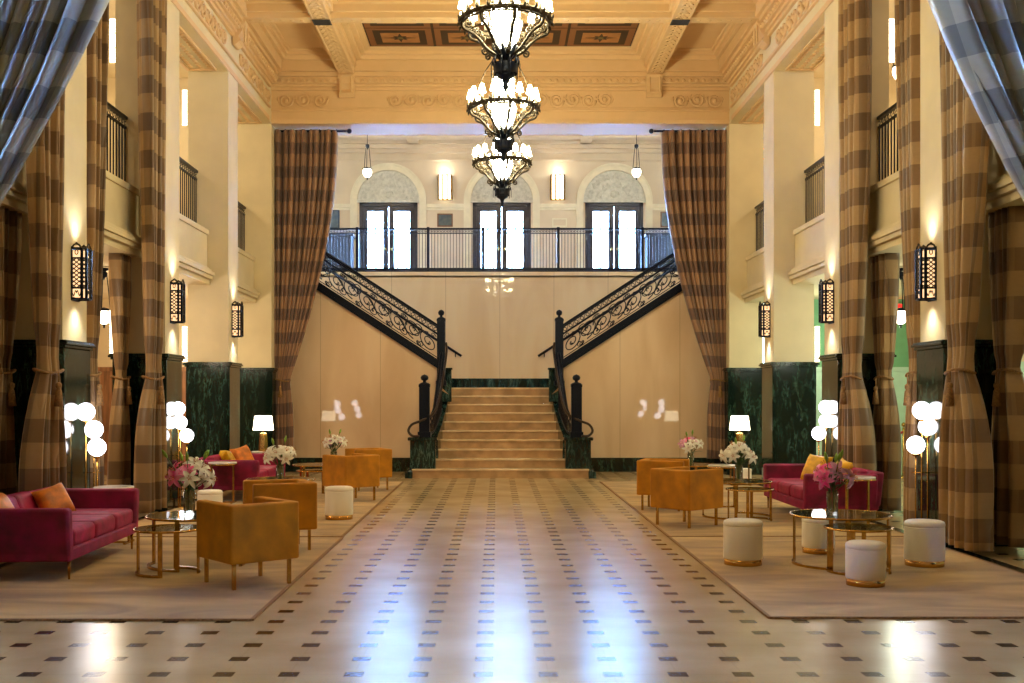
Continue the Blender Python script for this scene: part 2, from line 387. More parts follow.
for i, sx in enumerate((-1, 1)):
    m = MB()
    for k in range(4):
        y0 = 7.9+S*k+.55; q = rinceau(lambda a, z, o: Vector((sx*(W-o), a, z)), y0, y0+2.5, 7.32)
        b = len(m.v); m.v += q.v; m.f += [[b+x for x in f] for f in q.f]; m.sm += q.sm
    struct('trim_%d' % (9+i), m, 'plaster_frieze')
# bead course
bd = MB()
for i in range(70): bd.sphere((-W+.1+i*.13, YE-.16, 7.66), .04, 8, 6, sz=.9)
for sx in (-1, 1):
    for i in range(100): bd.sphere((sx*(W-.16), 7.9+i*.134, 7.66), .04, 6, 5, sz=.9)
struct('trim_11', bd, 'plaster_frieze')

# ------------------------------------------------------------------ coffered ceiling
CX = 2.99; BWD = .32; CZ = 8.2; BZ = 7.8
struct('ceiling', MB().box(-9, 9, -6.2, YE+.9, 8.62, 8.8).box(-W-.1, W+.1, 7.6, YE+.01, CZ, 8.62), 'plaster_ceiling')
YB = [y+PT/2 for y in PIERS]
bm_ = MB()
for sx in (-1, 1):
    bm_.box(sx*CX-BWD/2, sx*CX+BWD/2, 7.7, YE-.2, BZ, CZ+.01)
    bm_.box(sx*CX-BWD/2-.05, sx*CX+BWD/2+.05, 7.7, YE-.2, BZ+.1, CZ+.01)
for y in YB:
    bm_.box(-W+.02, W-.02, y-.13, y+.13, BZ+.005, CZ+.01)
    bm_.box(-W+.02, W-.02, y-.18, y+.18, BZ+.1, CZ+.01)
struct('ceiling_beams', bm_, 'plaster_ceiling', bevel=.01)
# carved underside of beams
cv = MB()
for sx in (-1, 1):
    y = 7.9
    while y < YE-.4:
        cv.sphere((sx*CX, y, BZ+.004), .05, 8, 4, sz=.35)
        for q in (-1, 1): cv.tube([(sx*CX+q*.03, y+.05, BZ), (sx*CX+q*.09, y+.1, BZ-.008), (sx*CX+q*.03, y+.15, BZ)], .012, 5)
        y += .2
    for q in (-1, 1):
        cv.box(sx*CX+q*.14-.012, sx*CX+q*.14+.012, 7.7, YE-.2, BZ-.012, BZ)
for y in YB:
    x = -W+.3
    while x < W-.2:
        cv.sphere((x, y, BZ+.009), .045, 8, 4, sz=.35); x += .17
struct('trim_12', cv, 'plaster_ceiling')
# stepped mouldings in each coffer + stencilled panels in the centre bays
def frame(m, x0, x1, y0, y1, w, z0, z1):
    m.box(x0, x1, y0, y0+w, z0, z1); m.box(x0, x1, y1-w, y1, z0, z1); m.box(x0, x0+w, y0+w, y1-w, z0, z1); m.box(x1-w, x1, y0+w, y1-w, z0, z1)
cf = MB(); ys = YB[::-1]+[YE-.08]
bays = [(ys[i]+.18, ys[i+1]-.18) for i in range(4)]
for y0, y1 in bays:
    for x0, x1 in ((-CX+BWD/2+.05, CX-BWD/2-.05), (-W+.26, -CX-BWD/2-.05), (CX+BWD/2+.05, W-.26)):
        big = x1-x0 > 3
        for w_, z0 in ((.10, CZ-.18), (.19, CZ-.11), (.30, CZ-.05)) if big else ((.07, CZ-.18), (.13, CZ-.1), (.18, CZ-.04)):
            frame(cf, x0, x1, y0, y1, w_, z0, CZ+.005)
struct('trim_13', cf, 'plaster_ceiling', bevel=.008)
mat('stencil_olive', (96, 88, 52), .7); mat('stencil_brown', (104, 66, 36), .7, noise=.1); mat('stencil_dark', (52, 34, 22), .7); mat('stencil_tan', (160, 112, 66), .7, noise=.1); mat('stencil_mid', (128, 84, 50), .7)
def stencils():
    A, B, C_, D_ = MB(), MB(), MB(), MB()
    for y0, y1 in bays:
        xa, xb = -CX+BWD/2+.35, CX-BWD/2-.35; ya, yb = y0+.3, y1-.3
        for i in range(4):
            for j in range(2):
                px0 = xa+(xb-xa)*i/4; px1 = xa+(xb-xa)*(i+1)/4; py0 = ya+(yb-ya)*j/2; py1 = ya+(yb-ya)*(j+1)/2
                w_ = px1-px0; h_ = py1-py0; cx, cy = (px0+px1)/2, (py0+py1)/2; z = CZ
                B.box(px0, px1, py0, py1, z-.006, z)
                A.box(px0+.025, px1-.025, py0+.02, py1-.02, z-.009, z-.005)
                B.box(px0+.14, px1-.14, py0+.12, py1-.12, z-.012, z-.008)
                C_.box(px0+.27, px1-.27, py0+.25, py1-.25, z-.015, z-.011)
                B.prism([(cx+math.cos(a*PI/8)*(.3 if a % 4 == 0 else (.18 if a % 2 == 0 else .1))*w_*.8, cy+math.sin(a*PI/8)*(.3 if a % 4 == 0 else (.18 if a % 2 == 0 else .1))*h_*.8) for a in range(16)], 'z', z-.018, z-.014)
                D_.prism([(cx+.06*math.cos(a*PI/4), cy+.06*math.sin(a*PI/4)) for a in range(8)], 'z', z-.021, z-.017)
    t = struct('ceiling_stencil', B, 'stencil_dark')
    struct('stencil_field', A, 'stencil_mid', t); struct('stencil_centre', C_, 'stencil_tan', t); struct('stencil_rosette', D_, 'stencil_olive', t)
stencils()
# scroll brackets (consoles) where beams meet the walls
def console(name, loc, rz):
    p = [(0, 0), (.16, 0), (.2, -.08), (.17, -.2), (.1, -.3), (.12, -.38), (.05, -.44), (0, -.44)]
    m = MB().prism([(-x, z) for x, z in p], 'x', -.15, .15)
    for q in (-1, 1):
        m.tube([(q*.1, -.2-.0, -.03-.045*k) for k in range(9)], .02, 6)
    m.tube([(-.16, -.17, -.06), (.16, -.17, -.06)], .05, 10); m.tube([(-.14, -.1, -.36), (.14, -.1, -.36)], .035, 10)
    T = Matrix.Translation(Vector(loc)) @ Matrix.Rotation(rz, 4, 'Z'); m.v = [T @ v for v in m.v]
    return m
cm = MB()
def add(m, q):
    b = len(m.v); m.v += q.v; m.f += [[b+x for x in f] for f in q.f]; m.sm += q.sm
for sx in (-1, 1):
    add(cm, console('', (sx*CX, YE-.2+.18, BZ), 0))
    for y in YB: add(cm, console('', (sx*(W-.02), y, BZ), sx*-PI/2+ (0)))
struct('trim_14', cm, 'plaster_frieze', bevel=.008)
# vents where the beams cross
n = 0
VL = {(-1, 0): 'left', (1, 0): 'right'}
v0 = None
for k, y in enumerate(YB[:2]):
    for sx in (-1, 1):
        lab = 'grey metal air grille in the %s beam crossing %s' % ('left' if sx < 0 else 'right', 'next to the far frieze' if k == 0 else 'above the middle chandelier')
        t = thing('ceiling_vent', lab, 'vent', (sx*CX, y, BZ-.02), 0)
        g = MB(); frame(g, -.15, .15, -.12, .12, .02, -.012, .0); obj('vent_frame', g, 'vent_grey', t)
        g = MB()
        for i in range(8): g.box(-.13, .13, -.1+.028*i, -.1+.028*i+.012, -.008, .002)
        obj('grille', g, 'vent_grey', t)

# ------------------------------------------------------------------ side bays: parapet, soffit ornament, gallery, aisle
def parapets(sx):
    m = MB(); X0 = 4.82; X1 = 5.18
    for k in range(4):
        y0 = PIERS[k]+PT; y1 = y0+S-PT
        m.box(sx*X0, sx*X1, y0, y1, 3.36, 4.25)
        for a, z0, z1 in ((.03, 4.17, 4.25), (.04, 3.36, 3.44), (.09, 3.44, 3.5), (.12, 3.5, 3.56), (.07, 3.56, 3.61), (.03, 3.61, 3.64)):
            m.box(sx*(X0-a), sx*(X0+.01), y0, y1, z0+(.0005 if z0 > 3.37 else -.004), z1+(.004 if z1 == 4.25 else 0))
    return m
for i, sx in enumerate((-1, 1)):
    struct('trim_%d' % (15+i), parapets(sx), 'plaster_wall', bevel=.006)
    # soffit panels with lattice relief under the side beams
    m = MB()
    for k in range(4):
        y0 = PIERS[k]+PT+.12; y1 = y0+S-PT-.24
        frame(m, min(sx*4.63, sx*5.12), max(sx*4.63, sx*5.12), y0, y1, .04, HZ-.03, HZ+.01)
        yy = y0+.12
        while yy < y1-.1:
            for q in (0, 1, 2): m.sphere((sx*(4.72+.15*q), yy+(.06 if q == 1 else 0), HZ), .045, 8, 4, sz=.5)
            yy += .12
    struct('trim_%d' % (17+i), m, 'plaster_frieze')
    # gallery slab, outer walls, end walls
    struct('gallery_floor', MB().box(sx*5.2, sx*OUT, 7.7, YE+.2, 3.42, 4.2), 'plaster_gallery')
for sx, nm, lo in ((-1, 'left', 'wood_panel'), (1, 'right', 'mint_panel')):
    e = struct('wall_aisle_end_'+nm, MB().box(sx*5.2, sx*OUT, YE-.1, YE+.2, 0, 3.42), 'mint_wall' if sx > 0 else 'plaster_gallery')
    struct('wall_gallery_end_'+nm, MB().box(sx*5.2, sx*OUT, YE-.0, YE+.2, 4.2, 8.62), 'plaster_gallery')
    m = MB().box(sx*5.25, sx*(OUT-.02), YE-.13, YE-.1, 0, 2.1)
    for k in range(6): frame(m, min(sx*(5.4+.55*k), sx*(5.85+.55*k)), max(sx*(5.4+.55*k), sx*(5.85+.55*k)), YE-.15, YE-.12, .0, .3, .3)
    for k in range(7): m.box(sx*(5.3+.54*k), sx*(5.36+.54*k), YE-.15, YE-.13, 0, 2.1)
    m.box(sx*5.25, sx*(OUT-.02), YE-.16, YE-.13, 2.02, 2.1); m.box(sx*5.25, sx*(OUT-.02), YE-.16, YE-.13, .9, .96)
    if sx > 0:
        for k in range(12): m.box(sx*5.4, sx*(OUT-.1), YE-.145, YE-.13, 1.05+.07*k, 1.09+.07*k)
    struct('wall_panelling', m, lo, e)
    struct('wall_side_panelling', MB().box(sx*(OUT-.02), sx*OUT, 8, YE-.2, 0, 2.1), lo)
    # gallery ceiling band with crown
    struct('gallery_cornice', MB().box(sx*8.3, sx*OUT, 7.7, YE, 7.9, 8.4).box(sx*5.2, sx*OUT, YE-.2, YE, 7.9, 8.4).box(sx*5.2, sx*OUT, 7.7, YE, 7.75, 7.9), 'plaster_gallery')

# gallery railings
def gal_rail(L_):
    fr = MB(); fr.box(-.03, .03, 0, L_, .94, .98); fr.box(-.015, .015, 0, L_, .82, .85); fr.box(-.02, .02, 0, L_, .06, .09)
    ba = MB()
    n_ = int(L_/.11)
    for i in range(n_+1):
        y = .02+i*(L_-.04)/n_; ba.box(-.008, .008, y-.008, y+.008, .0, .83)
        ba.tube([(0, y+.03*math.cos(a*PI/4), .895+.03*math.sin(a*PI/4)) for a in range(8)], .006, 4, closed=True)
    return fr, ba
BAYL = ['beside the far curtain', 'second from the far end', 'between the tall brown curtains', 'nearest the daylight-tinted curtain']
fr, ba = gal_rail(S-PT)
g0 = None
for sx in (-1, 1):
    for k in range(3):
        loc = (sx*5.0, PIERS[k]+PT, 4.25)
        lab = 'black iron gallery railing high on the %s, %s' % ('left' if sx < 0 else 'right', BAYL[k])
        if g0 is None:
            g0 = thing('gallery_railing', lab, 'railing', loc); obj('rail', fr, 'iron', g0); obj('balusters', ba, 'iron', g0)
        else: dup(g0, loc, 0, lab)

# ------------------------------------------------------------------ stairs, landing and back walls
X_L = 1.2
NR = 10; RH = .172; TR = .30; Y1 = 20.62
sts = thing('staircase', 'central flight of ten tan marble steps between dark green marble curbs', 'staircase', (0, 0, 0))
for k in range(NR):
    y = Y1+TR*k+(.0 if k else -.04)
    if k == 0: hw = 1.66
    elif k == 1: hw = 1.33
    else: hw = 1.21-.02*(k-2)
    z = RH*k
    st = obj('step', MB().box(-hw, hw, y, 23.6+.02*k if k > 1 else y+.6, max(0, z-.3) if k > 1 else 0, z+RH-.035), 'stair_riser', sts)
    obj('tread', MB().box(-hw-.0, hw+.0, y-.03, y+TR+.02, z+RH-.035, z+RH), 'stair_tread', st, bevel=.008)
LZ = RH*NR
struct('floor_landing', MB().box(-1.05, 1.05, 23.6, BW, LZ-.2, LZ-.002), 'stair_tread')
def z_b(x): return 2.28+(abs(x)-1.52)*.651
for sx, nm in ((-1, 'left'), (1, 'right')):
    xs = 1.28
    struct('wall_stair_'+nm, MB().prism([(sx*xs, 0), (sx*5.2, 0), (sx*5.2, z_b(5.2)+.02), (sx*xs, z_b(xs)+.02)], 'y', FW, FW+.12), 'tan_marble')
    struct('baseboard_'+nm, MB().box(sx*1.75, sx*4.56, FW-.025, FW, 0, .26).box(sx*1.75, sx*4.56, FW-.035, FW, .26, .285), 'green_marble')
    # upper flight
    poly = [(sx*1.05, LZ-.15)]
    x, z = 1.2, LZ
    for i in range(15):
        poly += [(sx*x, z), (sx*x, z+.175)]; x += .268; z += .175
    poly += [(sx*x, z), (sx*x, z-.4)]
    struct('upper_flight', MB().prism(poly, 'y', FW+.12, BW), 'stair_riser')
    struct('mezzanine_side_floor', MB().box(sx*x, sx*7, FW, BW, 4.1, MZ), 'stair_tread')
struct('wall_landing', MB().box(-7, 7, BW, BW+.2, 0, MZ-.05), 'tan_marble_upper')
struct('baseboard_landing', MB().box(-1.3, 1.3, BW-.02, BW, LZ, LZ+.22), 'green_marble_stair')
struct('floor_mezzanine', MB().box(-7, 7, BW-.0, YD+.6, MZ-.12, MZ).box(-7, 7, BW-.05, BW+.1, MZ-.09, MZ+.0), 'tan_marble_upper')

# pedestals, curbs, newels and balustrades
def newel(m, x, y, z0, z1, w_):
    h = w_/2
    m.box(x-h*1.25, x+h*1.25, y-h*1.25, y+h*1.25, z0, z0+.1); m.box(x-h, x+h, y-h, y+h, z0+.1, z1-.2)
    m.box(x-h*1.08, x+h*1.08, y-h*1.08, y+h*1.08, z1-.24, z1-.2)
    m.lathe([(h*1.2, z1-.2), (h*.9, z1-.17), (h*.35, z1-.15), (h*.3, z1-.125), (h*.7, z1-.1), (h*.78, z1-.06), (h*.6, z1-.025), (.001, z1)], (x, y, 0), 16)
def cr(pts, n=6):
    out = []
    P = [Vector(p) for p in pts]; P = [P[0]*2-P[1]]+P+[P[-1]*2-P[-2]]
    for i in range(1, len(P)-2):
        for k in range(n):
            t = k/n; a, b, c, d = P[i-1:i+3]
            out.append(.5*((2*b)+(c-a)*t+(2*a-5*b+4*c-d)*t*t+(3*b-a-3*c+d)*t**3))
    out.append(P[-2]); return out
for sx, nm in ((-1, 'left'), (1, 'right')):
    rw = thing('stair_railing', 'black iron scrollwork stair balustrade rising to the %s of the central steps' % nm, 'railing', (0, 0, 0))
    # stringer and rails
    xa, xb = 1.2, 5.1
    def line(m, dz, h, y0, y1, x0=xa, x1=xb): m.prism([(sx*x0, z_b(x0)+dz), (sx*x1, z_b(x1)+dz), (sx*x1, z_b(x1)+dz+h), (sx*x0, z_b(x0)+dz+h)], 'y', y0, y1)
    m = MB(); line(m, -.02, .19, FW-.06, FW+.14); line(m, .02, .03, FW-.09, FW-.06); line(m, .13, .03, FW-.09, FW-.06); obj('stringer', m, 'iron', rw)
    m = MB(); line(m, .83, .055, FW-.05, FW+.05); line(m, .80, .03, FW-.03, FW+.03); obj('handrail', m, 'iron', rw, bevel=.01)
    m = MB(); line(m, .66, .045, FW-.03, FW+.03); line(m, .19, .02, FW-.015, FW+.015); obj('middle_rail', m, 'iron', rw)
    # small ring course between rails
    m = MB(); x = xa+.12
    while x < xb:
        z = z_b(x)+.755
        m.tube([(sx*(x+.035*math.cos(a*PI/4)), FW, z+.035*math.sin(a*PI/4)) for a in range(8)], .008, 4, closed=True)
        m.tube([(sx*(x+.055), FW, z-.05), (sx*(x+.055), FW, z+.085)], .006, 4); x += .115
    obj('ring_course', m, 'iron', rw)
    # scroll panel
    m = MB(); x = xa+.16; i = 0
    def P(a, b): return Vector((sx*a, FW, z_b(a)+b))
    H0, H1 = .2, .66; Hm = (H0+H1)/2
    while x < xb:
        sg = 1 if i % 2 else -1
        c = (x+.1, Hm+sg*.06)
        m.tube([P(a, b) for a, b in spiral(c[0], c[1]-sg*.035, .19, 1.9, -sg*PI/2, sg, 30, .1)], .011, 5)
        m.tube([P(a, b) for a, b in spiral(c[0]+.19, Hm-sg*.12, .105, 1.6, sg*PI/2, -sg, 20, .1)], .010, 5)
        m.tube([P(a, b) for a, b in spiral(c[0]+.16, Hm+sg*.155, .07, 1.3, 0, sg, 12, .1)], .009, 5)
        m.tube([P(a, b) for a, b in spiral(c[0]-.1, Hm-sg*.17, .055, 1.2, PI, sg, 12, .1)], .009, 5)
        m.tube([P(*q) for q in ((c[0], c[1]-sg*.155), (c[0]+.12, c[1]-sg*.16), (c[0]+.22, Hm), (c[0]+.30, c[1]+.02*sg))], .011, 5)
        m.sphere(P(c[0]+.2, Hm-sg*.13), .02, 6, 5); m.sphere(P(*c), .02, 6, 5)
        x += .31; i += 1
    obj('scroll_panel', m, 'iron', rw)
    m = MB(); newel(m, sx*1.2, FW-.02, 1.75, 3.3, .165); obj('newel_post', m, 'iron', rw)
    m = MB(); newel(m, sx*1.44, 20.86, .76, 1.95, .195); obj('newel_post', m, 'iron', rw)
    # lower swooping rail
    pts = [(-1.53, 20.72, .78), (-1.66, 20.72, .79), (-1.735, 20.73, .88), (-1.67, 20.74, 1.0), (-1.5, 20.74, 1.07), (-1.3, 20.86, 1.18), (-1.21, 21.1, 1.36), (-1.15, 21.5, 1.72), (-1.11, 21.9, 2.1), (-1.08, 22.2, 2.45), (-1.1, 22.33, 2.62)]
    pts = [(-sx*p[0], p[1], p[2]) for p in pts]
    obj('curved_handrail', MB().tube(cr(pts), .024, 8), 'bronze_rail', rw)
    # lower balustrade following the curb
    def cx_(y): return 1.30-.11*(y-21.1)/1.2 + .1*max(0, (21.25-y))/.4
    def ct(y): t = max(0, min(1, (y-21.1)/2.1)); return .78+1.0*t+.12*math.sin(t*PI)*-1
    m = MB(); y = 20.98; rail_pts = []
    while y < 22.35:
        t = (y-20.98)/1.37; zt = 1.05+1.42*t**1.15
        m.tube([(sx*cx_(y), y, ct(y)-.05), (sx*cx_(y), y, zt)], .009, 5)
        m.tube([(sx*cx_(y), y+.05*math.cos(a), (ct(y)+zt)/2+.07*math.sin(a)) for a in [q*PI/4 for q in range(8)]], .007, 4, closed=True)
        rail_pts.append((sx*cx_(y), y, zt)); y += .075
    m.tube(rail_pts, .03, 6); m.tube([(p[0], p[1], p[2]-.14) for p in rail_pts], .014, 6); m.tube([(sx*cx_(p[1]), p[1], ct(p[1])+.03) for p in rail_pts], .02, 6)
    obj('lower_balustrade', m, 'iron', rw)
    # marble curb and pedestal
    cb = sts
    m = MB().box(sx*1.22, sx*1.70, 20.66, 21.12, 0, .70); obj('pedestal', m, 'green_marble_stair', cb, bevel=.01)
    obj('pedestal_cap', MB().box(sx*1.19, sx*1.74, 20.62, 21.16, .70, .76), 'green_marble_stair', cb, bevel=.012)
    obj('base_block', MB().box(sx*1.67, sx*1.78, 20.5, 21.1, 0, .12).lathe([(.055, 0), (.06, .1), (.045, .16), (.001, .2)], (sx*1.7, 20.55, 0), 14), 'green_marble_stair', cb, bevel=.008)
    G = []
    for i in range(15):
        y = 21.1+i*(23.3-21.1)/14; xi = 1.2-.17*i/14; xo = xi+.26-.1*i/14; zt = ct(y)
        G.append([(sx*xi, y, 0), (sx*xi, y, zt), (sx*xo, y, zt), (sx*xo, y, 0)])
    m = MB().grid(G, False, True); b = 0; m.f.append([0, 1, 2, 3]); m.f.append([56, 59, 58, 57]); m.sm += [False, False]
    obj('curb', m, 'green_marble_stair', cb, bevel=.006)
    obj('corner_block', MB().box(sx*1.0, sx*1.3, FW-.12+.25, FW+.35, LZ-.3, 2.08).box(sx*.98, sx*1.3, FW+.11, FW+.37, 2.08, 2.12), 'green_marble_stair', cb, bevel=.008)
    # wall handrail of the upper flight, seen end-on past the newel
    hr = thing('wall_handrail', 'thin black handrail on the landing wall rising to the %s' % nm, 'handrail', (0, 0, 0))
    q = [(sx*.86, BW-.1, 2.44), (sx*4.6, BW-.1, 2.44+.651*3.74)]
    obj('rail', MB().tube(q, .028, 8), 'iron', hr)
    for k in range(4):
        x = 1.0+k*1.1; z = 2.44+.651*(x-.86)
        obj('bracket', MB().tube([(sx*x, BW, z-.1), (sx*x, BW-.06, z-.1), (sx*x, BW-.1, z)], .012, 6), 'iron', hr)

# ------------------------------------------------------------------ mezzanine railing
for nm, x0, x1 in (('left', -6.8, -3.2), ('middle', -3.2, 3.2), ('right', 3.2, 6.8)):
    t = thing('mezzanine_railing', {'left': 'dark iron balcony railing behind the far left curtain', 'middle': 'long dark iron balcony railing in front of the three French doors', 'right': 'dark iron balcony railing behind the far right curtain'}[nm], 'railing', (0, BW+.06, MZ))
    m = MB(); m.box(x0, x1, -.03, .03, .96, 1.0); m.box(x0, x1, -.015, .015, .87, .89); m.box(x0, x1, -.02, .02, .04, .1); obj('rail', m, 'iron', t)
    m = MB(); x = x0+.05; i = 0
    while x < x1:
        m.box(x-.0065, x+.0065, -.0065, .0065, .0, .97); m.tube([(x+.035+.02*math.cos(a*PI/4), 0, .925+.02*math.sin(a*PI/4)) for a in range(8)], .006, 4, closed=True); x += .07
    obj('balusters', m, 'iron', t)
    for x in ([x0+.02, x1-.02] if nm != 'middle' else [-2.55, -1.16, -.05, .55, 1.1, 2.55][0:0]+[-1.62, -.38, 1.32]):
        obj('post', MB().box(x-.03, x+.03, -.03, .03, 0, 1.02), 'iron', t)
struct('trim_19', MB().box(-7, 7, BW-.03, BW+.0, MZ-.03, MZ+.03), 'iron')

# ------------------------------------------------------------------ mezzanine room
DX = [-2.86, .06, 2.96]; DW = 1.5; DT = 6.54
SPR = DT+.0
bw = MB()
edges = [-7]+[v for d in DX for v in (d-DW/2, d+DW/2)]+[7]
for i in range(0, len(edges), 2): bw.box(edges[i], edges[i+1], YD, YD+.35, MZ, 8.3)
for d in DX: bw.box(d-DW/2, d+DW/2, YD, YD+.35, DT, 8.3)
struct('wall_mezzanine_back', bw, 'plaster_mezzanine')
struct('wall_mezzanine_left', MB().box(-7.2, -7, FW, YD+.4, MZ-.3, 8.3), 'plaster_mezzanine')
struct('wall_mezzanine_right', MB().box(7, 7.2, FW, YD+.4, MZ-.3, 8.3), 'plaster_mezzanine')
struct('ceiling_mezzanine', MB().box(-7.2, 7.2, FW-.1, YD+.4, 8.16, 8.4), 'plaster_mezzanine')
m = MB()
for y0 in (22.6, 25.0, 27.35): m.box(-7, 7, y0, y0+.25, 7.98, 8.17)
for x in (-5.2, -2.2, 2.2, 5.2) : m.box(x-.14, x+.14, FW, YD, 8.0, 8.17)
m.box(-7, 7, YD-.3, YD, 8.0, 8.17); m.box(-7, 7, YD-.2, YD, 7.9, 8.0); m.box(-7, 7, YD-.1, YD, 7.8, 7.9); m.box(-7, 7, YD-.05, YD, 7.6, 7.66)
struct('trim_20', m, 'plaster_mezzanine', bevel=.01)
m = MB()
for x0, x1 in ((-3.95, -3.5), (-2.75, -.25), (.45, 2.75), (3.5, 3.95)): m.box(x0, x1, 27.75, 27.95, 8.13, 8.17)
struct('trim_21', m, 'dark_slot')
# band moulding at door-head height between arches
m = MB()
for a, b in ((-7, DX[0]-.98), (DX[0]+.98, DX[1]-.98), (DX[1]+.98, DX[2]-.98), (DX[2]+.98, 7)): m.box(a, b, YD-.05, YD, 6.4, 6.5); m.box(a, b, YD-.03, YD, 6.34, 6.4)
struct('trim_22', m, 'plaster_white', bevel=.006)
for i, d in enumerate(DX):
    D = MB(); frx = DW/2
    D.box(d-frx, d-frx+.1, YD+.02, YD+.2, MZ, DT); D.box(d+frx-.1, d+frx, YD+.02, YD+.2, MZ, DT); D.box(d-frx, d+frx, YD+.02, YD+.2, DT-.1, DT)
    dr = struct('door_%d' % (i+1), D, 'door_wood', bevel=.006)
    for q in (-1, 1):
        x0, x1 = (d-frx+.1, d-.008) if q < 0 else (d+.008, d+frx-.1)
        lf = MB(); gx0, gx1 = (x0+.105, x1-.13) if q < 0 else (x0+.13, x1-.105); gz0, gz1 = MZ+.42-.36, DT-.22
        gz0 = MZ+.14
        lf.box(x0, gx0, YD+.05, YD+.11, MZ+.005, DT-.1); lf.box(gx1, x1, YD+.05, YD+.11, MZ+.005, DT-.1); lf.box(gx0, gx1, YD+.05, YD+.11, MZ+.005, gz0); lf.box(gx0, gx1, YD+.05, YD+.11, gz1, DT-.1)
        cxg = (gx0+gx1)/2; lf.box(cxg-.009, cxg+.009, YD+.06, YD+.1, gz0, gz1)
        for zz in (gz0+(gz1-gz0)*.22, gz0+(gz1-gz0)*.46, gz0+(gz1-gz0)*.7, gz0+(gz1-gz0)*.86): lf.box(gx0, gx1, YD+.06, YD+.1, zz-.008, zz+.008)
        L_ = struct('door_leaf', lf, 'door_wood', dr)
        struct('pane', MB().box(gx0, gx1, YD+.075, YD+.082, gz0, gz1), 'pane_glass', L_)
        hx = x1-.06 if q < 0 else x0+.06
        struct('door_handle', MB().lathe([(.001, -.035), (.03, -.03), (.035, 0), (.03, .03), (.001, .035)], (hx, YD+.0, MZ+1.0), 12).tube([(hx, YD+.05, MZ+1), (hx, YD, MZ+1)], .01, 6), 'brass', L_)
    # arched surround, with relief tympanum
    m = MB(); n = 28; R0, R1 = .80, .98
    for (ra, rb, dep) in ((R0, R1, .07), (R1-.05, R1+.0, .1), (R0, R0+.04, .1)):
        G = []
        for k in range(n+1):
            a = PI*k/n; G.append([(d+r*math.cos(a), y, DT+.02+r*math.sin(a)) for r, y in ((ra, YD), (ra, YD-dep), (rb, YD-dep), (rb, YD))])
        m.grid(G, False)
    for q in (-1, 1):
        m.box(d+q*R0-(0 if q > 0 else R1-R0), d+q*R0+(R1-R0 if q > 0 else 0), YD-.07, YD, MZ, DT+.02)
    struct('arch_surround', m, 'plaster_white', dr)
    m = MB(); n = 24
    G = [[(d+r*math.cos(PI*k/n), YD-.012, DT+.02+r*math.sin(PI*k/n)) for r in (.01, .8)] for k in range(n+1)]; m.grid(G, False)
    m.box(d-.8, d+.8, YD-.06, YD, DT-.005, DT+.06)
    for r, cnt in ((.62, 13), (.4, 9)):
        for k in range(cnt):
            a = PI*(k+.5)/cnt
            m.tube([(x, YD-.025, z) for x, z in spiral(d+r*math.cos(a), DT+.07+r*.95*math.sin(a), .075, 1.4, a, 1 if k % 2 else -1, 12)], .013, 5)
    m.tube([(xx, YD-.025, zz) for xx, zz in spiral(d, DT+.2, .12, 1.5, 0, 1, 14)], .016, 5)
    struct('tympanum', m, 'relief_stone', dr)
for sx, nm in ((-1, 'left'), (1, 'right')):
    t = thing('sideboard', 'dark wooden sideboard behind the balcony railing, far %s' % nm, 'sideboard', (sx*4.35, YD-.35, MZ))
    obj('body', MB().box(-.62, .62, -.25, .25, .1, 1.25), 'door_wood', t, bevel=.01); obj('top', MB().box(-.66, .66, -.28, .28, 1.25, 1.3), 'door_wood', t)
    for q in (-1, 1):
        dd = obj('door', MB().box(q*.3-.27, q*.3+.27, -.27, -.25, .18, 1.18), 'door_wood', t); obj('knob', MB().sphere((q*.06, -.285, .7), .018, 8, 6), 'brass', dd)
        for y in (-.2, .2): obj('leg', MB().box(q*.56-.03, q*.56+.03, y-.03, y+.03, 0, .1), 'door_wood', t)
# wall light bars between the doors and framed pictures
for x, lab in ((-1.4, 'vertical three-bar wall light left of the middle French doors'), (1.5, 'vertical three-bar wall light right of the middle French doors')):
    t = thing('wall_light', lab, 'wall lamp', (x, YD, 6.62))
    obj('backplate', MB().box(-.19, .19, -.03, 0, -.02, .62), 'gold', t)
    for dx in (-.11, 0, .11): obj('light_tube', MB().tube([(dx, -.09, 0), (dx, -.09, .6)], .035, 12), 'bar_glass', t)
    m = MB()
    for dx in (-.17, -.055, .055, .17): m.box(dx-.01, dx+.01, -.14, -.02, -.02, .62)
    obj('bars', m, 'iron_bronze', t)
    lamp('wall_light_glow', (x, YD-.2, 7.35), 5, WARM, .05); 
for x, z, w_, h_, lab in ((-1.4, 6.08, .34, .28, 'small framed dark picture under the left wall light bar'), (4.33, 6.1, .3, .34, 'small framed picture right of the right French doors'), (-4.3, 6.1, .3, .42, 'small black framed picture left of the left French doors'), (1.55, 6.02, .32, .16, 'pale small plaque under the right wall light bar')):
    plq = 'plaque' in lab
    t = thing('wall_plaque' if plq else 'framed_picture', lab, 'plaque' if plq else 'picture', (x, YD, z-h_/2))
    m = MB(); frame_m = MB()
    for a in ((-w_/2-.03, -w_/2, 0, h_), (w_/2, w_/2+.03, 0, h_), (-w_/2-.03, w_/2+.03, -.03, 0), (-w_/2-.03, w_/2+.03, h_, h_+.03)): frame_m.box(a[0], a[1], -.03, 0, a[2], a[3])
    obj('frame', frame_m, 'plaster_white' if plq else ('frame_wood' if abs(x) < 2 or x > 0 else 'iron'), t); obj('picture', MB().box(-w_/2, w_/2, -.012, 0, 0, h_), 'plaster_mezzanine' if plq else 'picture_dark', t)

